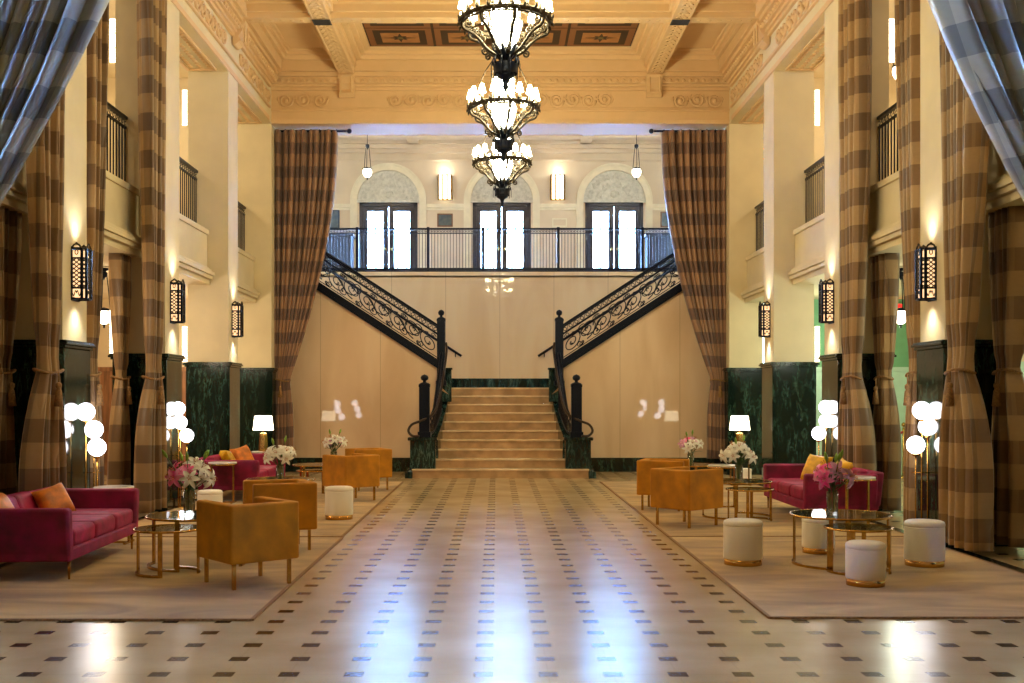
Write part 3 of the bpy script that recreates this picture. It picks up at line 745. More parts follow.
# ------------------------------------------------------------------ pendants
def pendant(z_ceil_minus, bell=True):
    t = thing('pendant_light', 'x', 'pendant lamp', (0, 0, 0))
    H = z_ceil_minus
    obj('ceiling_rose', MB().lathe([(.07, H), (.07, H-.03), (.02, H-.05)], n=16), 'iron', t)
    m = MB().tube([(0, 0, H-.03), (0, 0, .62)], .008, 6).lathe([(.001, .64), (.05, .62), (.05, .57), (.02, .54), (.001, .5)], n=12)
    obj('rod', m, 'iron', t)
    m = MB()
    for k in range(3):
        a = 2*PI*k/3+.5; m.tube([(.04*math.cos(a), .04*math.sin(a), .57), (.06*math.cos(a), .06*math.sin(a), .4), (.09*math.cos(a), .09*math.sin(a), .08)], .008, 5)
    m.tube([(.1*math.cos(a*PI/8), .1*math.sin(a*PI/8), .06) for a in range(16)], .014, 6, closed=True); m.lathe([(.1, .05), (.11, .07), (.04, .1), (.001, .11)], n=16)
    obj('harness', m, 'iron', t)
    obj('glass_bowl', MB().lathe([(.095, .05), (.105, 0), (.1, -.05), (.07, -.11), (.02, -.145)], n=20), 'pendant_glass', t)
    obj('finial', MB().lathe([(.03, -.14), (.012, -.17), (.018, -.185), (.001, -.2)], n=10), 'iron', t)
    return t
p = pendant(1.38); p.location = (-3.07, 25.5, 6.75); p['label'] = 'glass pendant lamp over the mezzanine near the far left curtain'
dup(p, (3.17, 25.5, 6.75), 0, 'glass pendant lamp over the mezzanine near the far right curtain')
q = pendant(.68); q.location = (-5.82, 16.1, 2.72); q['label'] = 'glass bowl pendant lamp seen through the left side opening'
dup(q, (5.84, 16.1, 2.72), 0, 'glass bowl pendant lamp in the mint right aisle beside the red sign')
dup(q, (6.1, 13.1, 2.72), 0, 'glass bowl pendant lamp at the right edge behind the nearest brown curtain')
q2 = pendant(1.4); q2.location = (5.9, 16.3, 6.35); q2['label'] = 'glass pendant lamp high in the right upper gallery'
for sx in (-1, 1):
    for y in (12.9, 16.6, 19.9):
        lamp('aisle_light', (sx*6.0, y, 2.45), P_AISLE, (1, .8, .55) if sx < 0 else (.9, 1, .8), .15)
        lamp('gallery_light', (sx*6.6, y, 6.6), P_GALLERY, WARM, .2)
for x in (-3.1, 0, 3.2): lamp('mezzanine_light', (x, 25.6, 7.3), P_MEZZ, (1, .82, .58), .2)

# ------------------------------------------------------------------ lattice sconces
def sconce(h=.52, w_=.2, d_=.145):
    """mounted on a plane x=0, projecting to +x, y along the wall"""
    t = thing('wall_sconce', 'x', 'wall lamp')
    c = .035
    out = [(0, -w_/2), (d_-c, -w_/2), (d_, -w_/2+c), (d_, w_/2-c), (d_-c, w_/2), (0, w_/2)]
    inn = [(0, -w_/2+.02), (d_-c-.01, -w_/2+.02), (d_-.02, -w_/2+c+.01), (d_-.02, w_/2-c-.01), (d_-c-.01, w_/2-.02), (0, w_/2-.02)]
    obj('diffuser', MB().prism(inn, 'z', .02, h-.02), 'sconce_glass', t)
    m = MB()
    for i in range(6):
        x, y = out[i]; m.box(x-.012, x+.012, y-.012, y+.012, 0, h)
    for i in range(5):
        (xa, ya), (xb_, yb) = out[i], out[i+1]
        for z in (0.0, .11, h-.1, h): m.tube([(xa, ya, z), (xb_, yb, z)], .01, 4)
    obj('frame', m, 'iron', t)
    m = MB()
    for i in range(5):
        (xa, ya), (xb_, yb) = out[i], out[i+1]; L_ = math.hypot(xb_-xa, yb-ya); n_ = max(1, round(L_/.045))
        def Q(s, z): return (xa+(xb_-xa)*s, ya+(yb-ya)*s, z)
        z0 = .11; hh = h-.21; nz = round(hh/.045)
        for a in range(-nz, n_):
            for dr in (1, -1):
                s0, s1 = max(0, a), min(n_, a+nz)
                if s1 <= s0: continue
                f = lambda s: s/n_ if dr > 0 else 1-s/n_
                m.tube([Q(f(s0), z0+(s0-a)*hh/nz), Q(f(s1), z0+(s1-a)*hh/nz)], .0062, 4)
        if L_ > .09:
            mid = .5
            for zc in (.055,):
                for q in (-1, 1): m.tube([Q(mid+q*u*.35, zc+.03*math.sin(u*PI*2)) for u in [k/8 for k in range(9)]], .005, 4)
            m.tube([Q(mid+.4*math.cos(PI*k/10), h+.045*math.sin(PI*k/10)) for k in range(11)], .01, 4)
            m.tube([Q(mid+.15*math.cos(2*PI*k/8), h-.04+.025*math.sin(2*PI*k/8)) for k in range(8)], .006, 4, closed=True)
            m.sphere(Q(mid, h+.05), .014, 6, 5)
    obj('lattice', m, 'iron_bronze', t)
    obj('backplate', MB().box(-.0, .01, -w_/2-.01, w_/2+.01, -.02, h+.02), 'iron', t)
    return t
s0 = sconce()
PL = ['on the far pillar', 'on the middle pillar', 'on the nearest pillar']
first = True
for sx in (-1, 1):
    for k in range(3):
        lab = 'bronze lattice wall sconce %s of the %s side, facing the hall' % (PL[k], 'left' if sx < 0 else 'right')
        loc = (sx*W, PIERS[k]+PT/2, 2.53); rz = 0 if sx < 0 else PI
        if first: s0.location = loc; s0.rotation_euler = (0, 0, rz); s0['label'] = lab; first = False
        else: dup(s0, loc, rz, lab)
        for dz, rx in ((.57, PI), (-.05, 0)):
            l = lamp('sconce_beam', (sx*(W-.11), PIERS[k]+PT/2, 2.53+dz), P_SCONCE, (1, .93, .78), .06, 'SPOT', spot_size=2.0, spot_blend=1.0); l.rotation_euler = (rx, 0, 0)
# outer-face lights seen edge on
def gallery_light(sx, y, z, lab):
    t = thing('beaded_wall_light', lab, 'wall lamp', (sx*(W+PT), y, z))
    obj('glass', MB().lathe([(.001, .0), (.024, .01), (.027, .3), (.024, .59), (.001, .6)], (sx*.15, 0, 0), 14), 'bar_glass', t)
    m = MB()
    for q in (-1, 1):
        for k in range(15): m.sphere((sx*(.15+q*.026), 0, .02+k*.04), .017, 6, 5)
    obj('beading', m, 'bar_glass', t); obj('backplate', MB().box(0, sx*.012, -.05, .05, .1, .5).tube([(0, 0, .2), (sx*.13, 0, .2)], .012, 6).tube([(0, 0, .4), (sx*.13, 0, .4)], .012, 6), 'gold', t)
for sx in (-1, 1):
    for k in range(4):
        y = (PIERS+[YE])[0 if k == 3 else k]+PT/2 if k < 3 else YE+.35
        for z, lv in ((2.1, 'lower'), (6.05, 'upper gallery')):
            if k == 3 and (lv == 'lower' or True) and lv == 'lower': continue
            gallery_light(sx, y, z, 'lit beaded glass light on the outer face of the %s %s pillar, %s' % (['far', 'middle', 'nearest', 'end'][k], 'left' if sx < 0 else 'right', lv))

# ------------------------------------------------------------------ chandeliers
def chandelier(label, y):
    t = thing('chandelier', label, 'chandelier', (.02, y, 5.43))
    R = .465
    m = MB().tube([(R*math.cos(2*PI*k/40), R*math.sin(2*PI*k/40), 0) for k in range(40)], .028, 8, closed=True)
    m.tube([(R*.97*math.cos(2*PI*k/40), R*.97*math.sin(2*PI*k/40), -.035) for k in range(40)], .01, 6, closed=True)
    obj('ring', m, 'iron_bronze', t)
    m = MB(); rr = random.Random(3)
    for k in range(48):
        a = 2*PI*k/48; c, s = math.cos(a), math.sin(a); h = .05+.02*rr.random(); sgn = 1 if k % 2 else -1
        m.tube([(R*c, R*s, .0), ((R+.025)*c-.01*s, (R+.025)*s+.01*c, .03*sgn), ((R+.035)*c, (R+.035)*s, h*sgn)], [.018, .018, .003], 4)
    obj('leaf_crest', m, 'iron_bronze', t)
    for k in range(8):
        a = 2*PI*k/8+.2; c, s = math.cos(a), math.sin(a)
        P = [(R, -.02), (R-.02, -.1), (R-.12, -.15), (R-.2, -.22), (R-.27, -.3), (.1, -.36)]
        m = MB().tube(cr([(r*c, r*s, z) for r, z in P], 4), .018, 6)
        for cx2, cz2, r2 in ((R-.08, -.05, .05), (R-.18, -.13, .045), (R-.25, -.33, .04)):
            m.tube([(x*c, x*s, z) for x, z in spiral(cx2, cz2, r2, 1.3, PI/2, -1, 12, .15)], .012, 5)
        m.tube([(r*c, r*s, z) for r, z in ((.165, .12), (R*.7, .04), (R, 0))], .008, 5)
        obj('scroll_arm', m, 'iron_bronze', t)
    for k in range(16):
        a = 2*PI*k/16+.1; c, s = math.cos(a), math.sin(a); r = R-.015
        cd = obj('candle_lamp', MB().lathe([(.03, .03), (.018, .045), (.015, .13)], (r*c, r*s, 0), 8), 'iron_bronze', t)
        obj('candle_shade', MB().lathe([(.048, .12), (.042, .16), (.024, .225), (.018, .24)], (r*c, r*s, 0), 10), 'candle_shade', cd)
    obj('lantern', MB().lathe([(.05, -.33), (.09, -.27), (.145, -.15), (.175, -.02), (.175, .0), (.15, .02), (.15, .40)], n=24), 'lantern_glass', t)
    m = MB()
    for k in range(12):
        a = 2*PI*k/12; c, s = math.cos(a), math.sin(a)
        m.tube([(r*c, r*s, z) for r, z in ((.055, -.33), (.095, -.27), (.15, -.15), (.18, -.02), (.155, .02), (.155, .4))], .009, 4)
    for r, z in ((.155, .4), (.155, .2), (.155, .03), (.182, -.01), (.15, -.15)): m.tube([(r*math.cos(2*PI*k/24), r*math.sin(2*PI*k/24), z) for k in range(24)], .008, 5, closed=True)
    for k in range(12):
        a = 2*PI*(k+.5)/12; c, s = math.cos(a), math.sin(a); m.tube([(.155*c, .155*s, .4), (.17*c, .17*s, .46), (.16*c, .16*s, .5)], [.015, .012, .002], 4)
    obj('lantern_cage', m, 'iron_bronze', t)
    m = MB()
    for k in range(10):
        a = 2*PI*k/10; c, s = math.cos(a), math.sin(a)
        m.tube([(.03*c, .03*s, -.42), (.07*c, .07*s, -.36), (.11*c, .11*s, -.28), (.13*c, .13*s, -.25)], [.02, .03, .022, .004], 5)
    m.lathe([(.03, -.46), (.06, -.4), (.075, -.34), (.05, -.3), (.02, -.28)], n=14); obj('leaf_cup', m, 'iron', t)
    m = MB().lathe([(.125, -.44), (.13, -.47), (.115, -.5), (.12, -.53), (.125, -.55)], n=20, caps=False)
    for k in range(10):
        a = 2*PI*k/10; c, s = math.cos(a), math.sin(a)
        m.tube([(.125*c, .125*s, -.46), (.14*c, .14*s, -.42), (.13*c, .13*s, -.38)], [.016, .012, .003], 5)
        m.tube([(.15*c, .15*s, -.44), (.15*c, .15*s, -.58)], .005, 4)
    m.lathe([(.1, -.55), (.09, -.58), (.04, -.61), (.025, -.66), (.035, -.68), (.015, -.72), (.001, -.74)], n=16)
    obj('bottom_crown', m, 'iron', t)
    m = MB().lathe([(.15, .5), (.08, .55), (.05, .62), (.03, .7), (.012, .74)], n=16).tube([(0, 0, .7), (0, 0, 2.33)], .012, 6)
    for k in range(4):
        a = PI/2*k; m.tube([(R*math.cos(a), R*math.sin(a), 0), (.25*math.cos(a), .25*math.sin(a), .5), (.02*math.cos(a), .02*math.sin(a), .85)], .007, 4)
    obj('stem', m, 'iron_bronze', t)
    obj('ceiling_canopy', MB().lathe([(.12, 2.37), (.11, 2.34), (.04, 2.3)], n=16), 'iron_bronze', t)
    return t
ch = chandelier('ornate lit chandelier nearest the camera, cut by the top edge', YB[2])
dup(ch, (.02, YB[1], 5.43), 0, 'ornate lit chandelier in the middle of the row of three')
dup(ch, (.02, YB[3], 5.43), 0, 'ornate chandelier above and before the nearest one, out of the picture')
dup(ch, (.02, YB[0], 5.43), 0, 'ornate lit chandelier farthest away, smallest, with blue-black finial')

# ------------------------------------------------------------------ curtains
def curtain(name, label, mname, axis, a0t, a1t, at_tie, w_tie, a0b, a1b, c, ztop, ztie, zbot, folds, amp=.09, group=None, tassel=True, u0=0., cloth=None, cbow=0, rod=False, hookn=0, seed=1):
    """axis 'y': cloth hangs in a plane x=c running along y; axis 'x': plane y=c running along x. a* are positions along the axis"""
    rr = random.Random(seed); nu = folds*10; nv = 44
    ph = [rr.uniform(-.5, .5) for _ in range(6)]
    P = []; UV = []
    Wd = abs(a1t-a0t); cloth = cloth or Wd*2.2
    for j in range(nv+1):
        v = j/nv; z = ztop+(zbot-ztop)*v
        if z >= ztie:
            t = (ztop-z)/(ztop-ztie); e = t**1.9
            l = a0t+(at_tie-w_tie/2-a0t)*e; r = a1t+(at_tie+w_tie/2-a1t)*e; am = amp*(1-.45*e)
            if t > .93: am *= .8
        else:
            t = (ztie-z)/(ztie-zbot); e = 1-(1-min(1, t*1.6))**2
            l = at_tie-w_tie/2+(a0b-at_tie+w_tie/2)*e; r = at_tie+w_tie/2+(a1b-at_tie-w_tie/2)*e; am = amp*(.55+.4*e)
        row = []
        for i in range(nu+1):
            u = i/nu
            uu = u+.012*math.sin(u*9+ph[0])+.01*math.sin(v*5+u*14+ph[1])
            off = am*(math.sin(2*PI*folds*uu+ph[2]+.5*math.sin(2*PI*folds*uu+ph[2]))*1.05+.3*math.sin(2*PI*folds*.5*uu+ph[3]+v*1.5)+.15*math.sin(2*PI*folds*1.7*uu+ph[4]))
            a = l+(r-l)*u + .018*math.cos(2*PI*folds*uu+ph[2])*Wd
            cc = c+off+cbow*math.sin(PI*min(1, max(0, (ztop-z)/(ztop-ztie))))
            row.append((cc, a, z) if axis == 'y' else (a, cc, z)); UV.append((u*cloth+u0, z + .03*math.sin(u*5)*(1 if rr else 0)))
        P.append(row)
    nc = len(P[0]); UV = []; ln = [0.0]*nc
    for j, row in enumerate(P):
        if j:
            for i in range(nc): ln[i] += (Vector((row[i][0]*.5, row[i][1]*.5, row[i][2]))-Vector((P[j-1][i][0]*.5, P[j-1][i][1]*.5, P[j-1][i][2]))).length
        for i in range(nc): UV.append((i/nu*cloth+u0, -ln[i]+u0*.7))
    o = obj(name, MB().grid(P), mname, uv=UV, solid=.006)
    tag(o, label, 'curtain', group)
    if tassel:
        r0 = w_tie/2+.03; q = []
        ctr = (c, at_tie) if axis == 'y' else (at_tie, c)
        for k in range(20):
            an = 2*PI*k/20; dx, dy = (amp*1.0+.02)*math.cos(an), r0*math.sin(an)
            if axis == 'x': dx, dy = r0*math.cos(an), (amp*1.0+.02)*math.sin(an)
            q.append((ctr[0]+dx, ctr[1]+dy, ztie+.02*math.sin(an*2)))
        rp = obj('tieback_rope', MB().tube(q, .014, 6, closed=True), 'tassel_gold', o)
        sg = -1 if ctr[0] > 0 else 1
        tx, ty = (ctr[0]+sg*(amp+.04), ctr[1]-r0*.5) if axis == 'y' else (ctr[0], ctr[1]-amp-.04)
        obj('tassel', MB().tube([(tx, ty, ztie), (tx, ty, ztie-.12)], .008, 5).lathe([(.001, -.1), (.028, -.12), (.03, -.15), (.018, -.17), (.03, -.19), (.045, -.34), (.001, -.345)], (tx, ty, ztie), 12), 'tassel_gold', rp)
    return o
for sx, nm in ((-1, 'left'), (1, 'right')):
    X = sx*4.54
    yC = PIERS[2]; yB = PIERS[1]
    curtain('curtain', 'tall brown plaid curtain tied back before the middle %s pillar' % nm, 'plaid_brown', 'y', yB-.72, yB-.06, yB-.3, .38, yB-.85, yB-.06, X, 6.84, 1.76, .06, 7, .1, u0=.1, seed=1)
    curtain('curtain', 'tall narrow brown plaid curtain just past the nearest %s pillar' % nm, 'plaid_brown', 'y', yC+PT+.08, yC+PT+.6, yC+PT+.18, .2, yC+PT+.08, yC+PT+.36, sx*4.5, 6.84, 1.76, .06, 6, .08, u0=.3, seed=2)
    curtain('curtain', 'tall brown plaid curtain hanging in front of the nearest %s pillar' % nm, 'plaid_brown', 'y', yC-.88, yC-.04, yC-.36, .34, yC-.85, yC-.06, sx*4.47, 6.84, 1.76, .06, 8, .1, u0=.2, seed=3)
    # lower tier curtains hung inside the aisle opening
    curtain('curtain', 'short brown plaid curtain in the lower opening before the middle %s pillar' % nm, 'plaid_brown', 'y', yB-.5, yB-.08, yB-.24, .24, yB-.55, yB-.08, sx*4.98, 3.38, 1.76, .06, 6, .09, u0=.15, seed=4)
    curtain('curtain', 'short brown plaid curtain in the lower opening beside the nearest %s pillar' % nm, 'plaid_brown', 'y', yC-.52, yC-.08, yC-.26, .26, yC-.6, yC-.08, sx*4.98, 3.38, 1.76, .06, 6, .1, u0=.25, seed=5)
    # end curtains in the arch
    curtain('curtain', 'dark plaid full height curtain tied at the %s of the stair arch' % nm, 'plaid_end', 'x', *((-4.6, -3.25) if sx < 0 else (3.2, 4.6)), sx*4.34, .28, *((-4.5, -4.12) if sx < 0 else (4.12, 4.5)), 21.85, 6.80, 1.85, .3, 11, .11, cloth=3.6, seed=6)
    r = thing('curtain_rod', 'black curtain rod across the top of the %s arch curtain' % nm, 'curtain rod', (0, 21.85, 6.80))
    obj('rod', MB().tube([(sx*4.54, 0, 0), (sx*3.05, 0, 0)], .022, 8), 'iron', r)
    obj('finial', MB().sphere((sx*3.0, 0, 0), .05, 12, 8), 'iron', r)
    m = MB()
    for k in range(8): m.tube([(sx*(3.25+k*.17), .034*math.cos(a*PI/5), .034*math.sin(a*PI/5)) for a in range(10)], .008, 5, closed=True)
    obj('rings', m, 'iron', r)
    # near curtains, bluish daylight put into their cloth colour
    curtain('daylight_tint_curtain', 'large plaid curtain with daylight blue painted into its cloth, swept back across the top %s corner' % nm, 'plaid_daylight_tint', 'x', *((-4.85, -2.08) if sx < 0 else (2.3, 4.98)), sx*4.62, .4, *((-4.85, -4.4) if sx < 0 else (4.4, 4.85)), 7.35, 6.9, 1.35, .1, 18, .13, cloth=5.2, cbow=0, seed=8)

# ------------------------------------------------------------------ rugs
def rug(label, x0, x1, y0, y1):
    nx, ny = 2, 2; m = MB().box(x0, x1, y0, y1, .001, .014)
    o = obj('rug', m, 'rug', bevel=.005); tag(o, label, 'rug')
    b = MB(); b.box(x0-.012, x0+.012, y0, y1, .001, .016); b.box(x1-.012, x1+.012, y0, y1, .001, .016); b.box(x0, x1, y0-.012, y0+.012, .001, .016); b.box(x0, x1, y1-.012, y1+.012, .001, .016)
    obj('binding', b, 'tassel_gold', o)
rug('tan distressed rug under the nearest magenta sofa on the left', -4.4, -1.72, 7.4, 11.75)
rug('tan distressed rug under the ivory stools on the right', 1.78, 4.38, 7.47, 11.78)
rug('tan rug under the farther left seating group by the stairs', -4.4, -1.74, 11.82, 19.6)
rug('tan rug under the right sofa and orange armchairs', 1.78, 4.38, 11.84, 19.6)

# ------------------------------------------------------------------ sofas
def sofa(label, loc, rz, L_=2.0):
    """front faces +x, length along y, origin centre on floor"""
    t = thing('sofa', label, 'sofa', loc, rz); D_ = .88; h = L_/2
    fm = MB().box(-D_/2, D_/2, -h, h, .155, .26); obj('frame', fm, 'magenta_velvet', t, bevel=.02, seg=3)
    # arms splay outwards a little towards the top
    for sg in (-1, 1):
        pr = [(sg*h, .2), (sg*(h+.05), .59), (sg*(h-.07), .59), (sg*(h-.12), .2)]
        obj('armrest', MB().prism(pr, 'x', -D_/2+.02, D_/2), 'magenta_velvet', t, bevel=.03, seg=4)
    obj('backrest', MB().prism([(-D_/2-.02, .2), (-D_/2-.1+.03, .61), (-D_/2+.1, .61), (-D_/2+.18, .2)], 'y', -h, h), 'magenta_velvet', t, bevel=.03, seg=4)
    w_ = (L_-.26)/3
    for k in range(3):
        y = -h+.13+w_*k
        obj('seat_cushion', MB().box(-D_/2+.2, D_/2-.01, y+.004, y+w_-.004, .25, .41), 'magenta_cushion', t, bevel=.045, seg=4)
        obj('back_cushion', MB().prism([(-D_/2+.12, .4), (-D_/2+.08, .63), (-D_/2+.18, .64), (-D_/2+.28, .4)], 'y', y+.004, y+w_-.004), 'magenta_cushion', t, bevel=.04, seg=4)
    for x in (-D_/2+.08, D_/2-.06):
        for y in (-h+.1, h-.1): obj('leg', MB().lathe([(.009, .0), (.017, .18)], (x+(.02 if x > 0 else 0), y, 0), 10), 'gold', t)
    return t
sA = sofa('magenta velvet sofa cut by the left edge of the picture', (-4.02, 9.9, .014), .045)
dup(sA, (-3.94, 16.85, .014), 0, 'farther magenta sofa on the left, behind the small marble side table')
dup(sA, (4.0, 13.98, .014), PI, 'magenta velvet sofa on the right with two yellow cushions')

def pillow(label, loc, rot, m='orange_satin', s=.40):
    mb = MB(); n = 14; G = []
    for i in range(n+1):
        row = []
        for j in range(n+1):
            u, v = i/n*2-1, j/n*2-1
            k = (1-.12*(v*v)*(abs(u)**3)*0)
            pin = 1-.10*(1-abs(u)**2)*abs(v)**4; pin2 = 1-.10*(1-abs(v)**2)*abs(u)**4
            row.append((u*s/2*pin2, v*s/2*pin, .085*((1-u**4)*(1-v**4))**.6))
        G.append(row)
    mb.grid(G); mb.grid([[(x, y, -z) for x, y, z in r] for r in G])
    o = obj('throw_pillow', mb, m); o.location = loc; o.rotation_euler = rot; tag(o, label, 'cushion'); return o
pillow('orange satin cushion leaning on the nearest left sofa back', (-4.1, 10.0, .56), (.5, PI/2-.55, -.25), s=.31)
pillow('orange cushion at the very left edge on the sofa', (-4.25, 9.25, .54), (.3, PI/2-.5, .25), s=.32)
pillow('bright yellow cushion on the far left sofa', (-4.08, 16.45, .56), (0, PI/2-.5, .5), 'yellow_satin', .36)
pillow('burnt orange cushion on the far left sofa', (-3.97, 16.9, .58), (.35, PI/2-.45, -.2), s=.38)
pillow('golden yellow cushion in the far corner of the right sofa', (4.13, 14.45, .575), (.12, -PI/2+.5, .5), 'yellow_satin', .39)
pillow('golden yellow cushion at the near end of the right sofa', (4.17, 13.6, .575), (.3, -PI/2+.5, -.2), 'yellow_satin', .37)

# ------------------------------------------------------------------ armchairs
def armchair(label, loc, rz):
    """opens towards +x"""
    t = thing('armchair', label, 'armchair', loc, rz); a = .31; b = .30; z0, z1 = .205, .662; th = .09
    # one continuous U-shaped shell with rounded back corners
    out, inn = [], []
    def corner(cx, cy, r, a0, a1): return [(cx+r*math.cos(a0+(a1-a0)*k/5), cy+r*math.sin(a0+(a1-a0)*k/5)) for k in range(6)]
    out = [(a, -b)]+corner(-a+.025, -b+.025, .025, -PI/2, -PI)+corner(-a+.025, b-.025, .025, PI, PI/2)+[(a, b)]
    inn = [(a, b-th)]+corner(-a+th+.04, b-th-.04, .04, PI/2, PI)+corner(-a+th+.04, -b+th+.04, .04, PI, PI*1.5)+[(a, -b+th)]
    obj('shell', MB().prism(out+inn, 'z', z0, z1), 'mustard_velvet', t, bevel=.018, seg=3)
    obj('seat', MB().box(-a+th, a-.01, -b+th, b-th, z0+.01, .42), 'mustard_inside', t, bevel=.03, seg=3)
    for x in (-a+.07, a-.07):
        for y in (-b+.06, b-.06): obj('leg', MB().box(x-.014, x+.014, y-.014, y+.014, 0, z0+.005), 'gold', t, bevel=.003)
    return t
a1 = armchair('mustard velvet armchair nearest the camera, front left', (-2.075, 8.84, .014), math.radians(130))
dup(a1, (-2.22, 10.88, .014), math.radians(203), 'mustard velvet armchair directly behind the nearest one on the left')
dup(a1, (-2.19, 16.0, .014), math.radians(131), 'bright mustard armchair behind the ivory stool, left group by the stairs')
dup(a1, (-2.16, 17.9, .014), math.radians(205), 'mustard armchair farthest back on the left, nearest the stairs')
dup(a1, (2.15, 12.87, .014), math.radians(40), 'orange mustard armchair on the right, front one of the pair')
dup(a1, (2.16, 14.72, .014), math.radians(-18), 'orange mustard armchair on the right, behind the other one')

# ------------------------------------------------------------------ stools
def stool(label, loc, r=.175, h=.40):
    t = thing('stool', label, 'stool', loc)
    obj('brass_base', MB().lathe([(r*.97, 0), (r*.97, .055)], n=40), 'brass_band', t)
    obj('upholstered_body', MB().lathe([(r*.98, .055), (r, .065), (r, h-.06), (r*.985, h-.052)], n=40), 'ivory_velvet', t)
    obj('top_cushion', MB().lathe([(r*.985, h-.052), (r*1.01, h-.045), (r*1.01, h-.03), (r*.97, h-.012), (r*.85, h-.002), (.001, h+.002)], n=40), 'ivory_velvet', t)
    return t
b1 = stool('large ivory stool with brass base alone in front, right of the aisle', (2.13, 9.84, .014), .172)
dup(b1, (3.73, 9.78, .014), 0, 'large ivory stool at the right beside the globe lamp')
dup(b1, (-2.01, 13.52, .014), 0, 'ivory stool with brass base between the left armchairs')
b2 = stool('small ivory stool in front of the right glass coffee table', (2.86, 8.75, .014), .153, .345)
dup(b2, (3.02, 10.58, .014), 0, 'small ivory stool behind the right glass coffee table')
dup(b2, (-3.63, 13.65, .014), 0, 'small ivory stool on the left behind the pink lilies')

# ------------------------------------------------------------------ nesting coffee tables
def coffee_table(label, loc, R, h, rz=0):
    t = thing('coffee_table', label, 'coffee table', loc, rz)
    obj('glass_top', MB().lathe([(R-.012, h-.012), (R-.012, h)], n=48), 'table_glass', t)
    obj('rim', MB().tube([((R-.006)*math.cos(2*PI*k/60), (R-.006)*math.sin(2*PI*k/60), h-.008) for k in range(60)], .011, 6, closed=True), 'gold', t)
    for a0, a1 in ((math.radians(150), math.radians(242)), (math.radians(-30), math.radians(62))):
        r = R-.03; m = MB()
        G = [[((r+dr)*math.cos(a0+(a1-a0)*k/14), (r+dr)*math.sin(a0+(a1-a0)*k/14), z) for dr, z in ((-.012, 0), (.012, 0), (.012, .022), (-.012, .022))] for k in range(15)]
        m.grid(G, False, True)
        for a in (a0, a1):
            T = Matrix.Translation((r*math.cos(a), r*math.sin(a), 0)) @ Matrix.Rotation(a, 4, 'Z'); m.box(-.008, .008, -.018, .018, 0, h-.012, T)
        obj('leg_loop', m, 'gold', t)
    return t
GT = 'nesting glass coffee tables'
t1 = coffee_table('larger round glass coffee table holding pink lilies, right', (3.0, 9.84, .014), .44, .45)
t2 = coffee_table('smaller low glass coffee table nested behind the small front stool', (3.02, 9.4, .014), .285, .385)
dup(t1, (-2.74, 9.78, .014), math.radians(20), 'larger round glass coffee table with lilies by the nearest left sofa')
dup(t2, (-2.86, 9.33, .014), math.radians(30), 'smaller low glass coffee table between nearest sofa and armchair on the left')
dup(t1, (2.93, 13.78, .014), math.radians(15), 'larger glass coffee table holding white lilies, right middle')
dup(t2, (3.0, 13.36, .014), math.radians(10), 'smaller glass coffee table under the white lilies, right middle')
dup(t1, (-2.82, 17.2, .014), math.radians(-10), 'larger round gold coffee table in the farther left group')
dup(t2, (-2.85, 16.85, .014), math.radians(10), 'smaller gold coffee table in the farther left group')
dup(t1, (-2.84, 14.1, .014), 0, 'glass coffee table hidden behind the second mustard armchair, white lilies on it')
dup(t1, (2.92, 17.2, .014), 0, 'glass coffee table behind the right orange armchairs')

# ------------------------------------------------------------------ side tables
def side_table(label, loc, rz=0):
    t = thing('side_table', label, 'side table', loc, rz); R = .2; h = .58
    obj('marble_top', MB().lathe([(R, h-.025), (R, h-.005), (R-.006, h)], n=36), 'white_marble', t)
    obj('rim', MB().lathe([(R+.004, h-.04), (R+.006, h-.024)], n=36, caps=True), 'gold', t)
    m = MB()
    for x in (-.155, .155):
        m.box(x-.012, x+.012, -.012, .012, 0, h-.035)
    m.box(-.155, .155, -.012, .012, 0, .02); m.box(-.155-.012, -.155+.012, -.14, .14, 0, .02); m.box(.155-.012, .155+.012, -.14, .14, 0, .02); m.box(-.155, .155, -.012, .012, h-.055, h-.036)
    obj('leg_frame', m, 'gold', t)
    return t
d1 = side_table('round marble-topped gold side table behind the nearest left sofa', (-4.0, 11.28, .014))
dup(d1, (-3.96, 15.6, .014), 0, 'marble-topped gold side table in front of the far left sofa')
dup(d1, (4.1, 12.72, .014), .4, 'marble-topped gold side table at the near end of the right sofa')
dup(d1, (3.0, 14.95, .014), 0, 'marble-topped gold side table behind the right orange armchair')
dup(d1, (-4.05, 18.75, .014), 0, 'gold side table under the left table lamp')
dup(d1, (4.07, 18.75, .014), 0, 'gold side table under the right table lamp')

# ------------------------------------------------------------------ table lamps
def table_lamp(label, loc):
    t = thing('table_lamp', label, 'table lamp', loc)
    obj('base', MB().lathe([(.085, 0), (.085, .02), (.08, .03), (.065, .26), (.06, .30), (.02, .32)], n=6, smooth=False), 'gold', t)
    obj('neck', MB().tube([(0, 0, .31), (0, 0, .40)], .01, 8), 'gold', t)
    obj('shade', MB().lathe([(.175, .36), (.145, .60)], n=28, caps=False), 'lamp_shade', t)
    obj('bulb', MB().sphere((0, 0, .46), .035, 10, 8), 'lamp_shade', t)
    return t
l1 = table_lamp('gold-based table lamp with white shade, left of the stairs', (-4.05, 18.75, .594))
dup(l1, (4.07, 18.75, .594), 0, 'gold-based table lamp with white shade, right of the stairs')
for x in (-4.05, 4.07): lamp('table_lamp_glow', (x, 18.75, 1.08), 7, (1, .85, .65), .05)

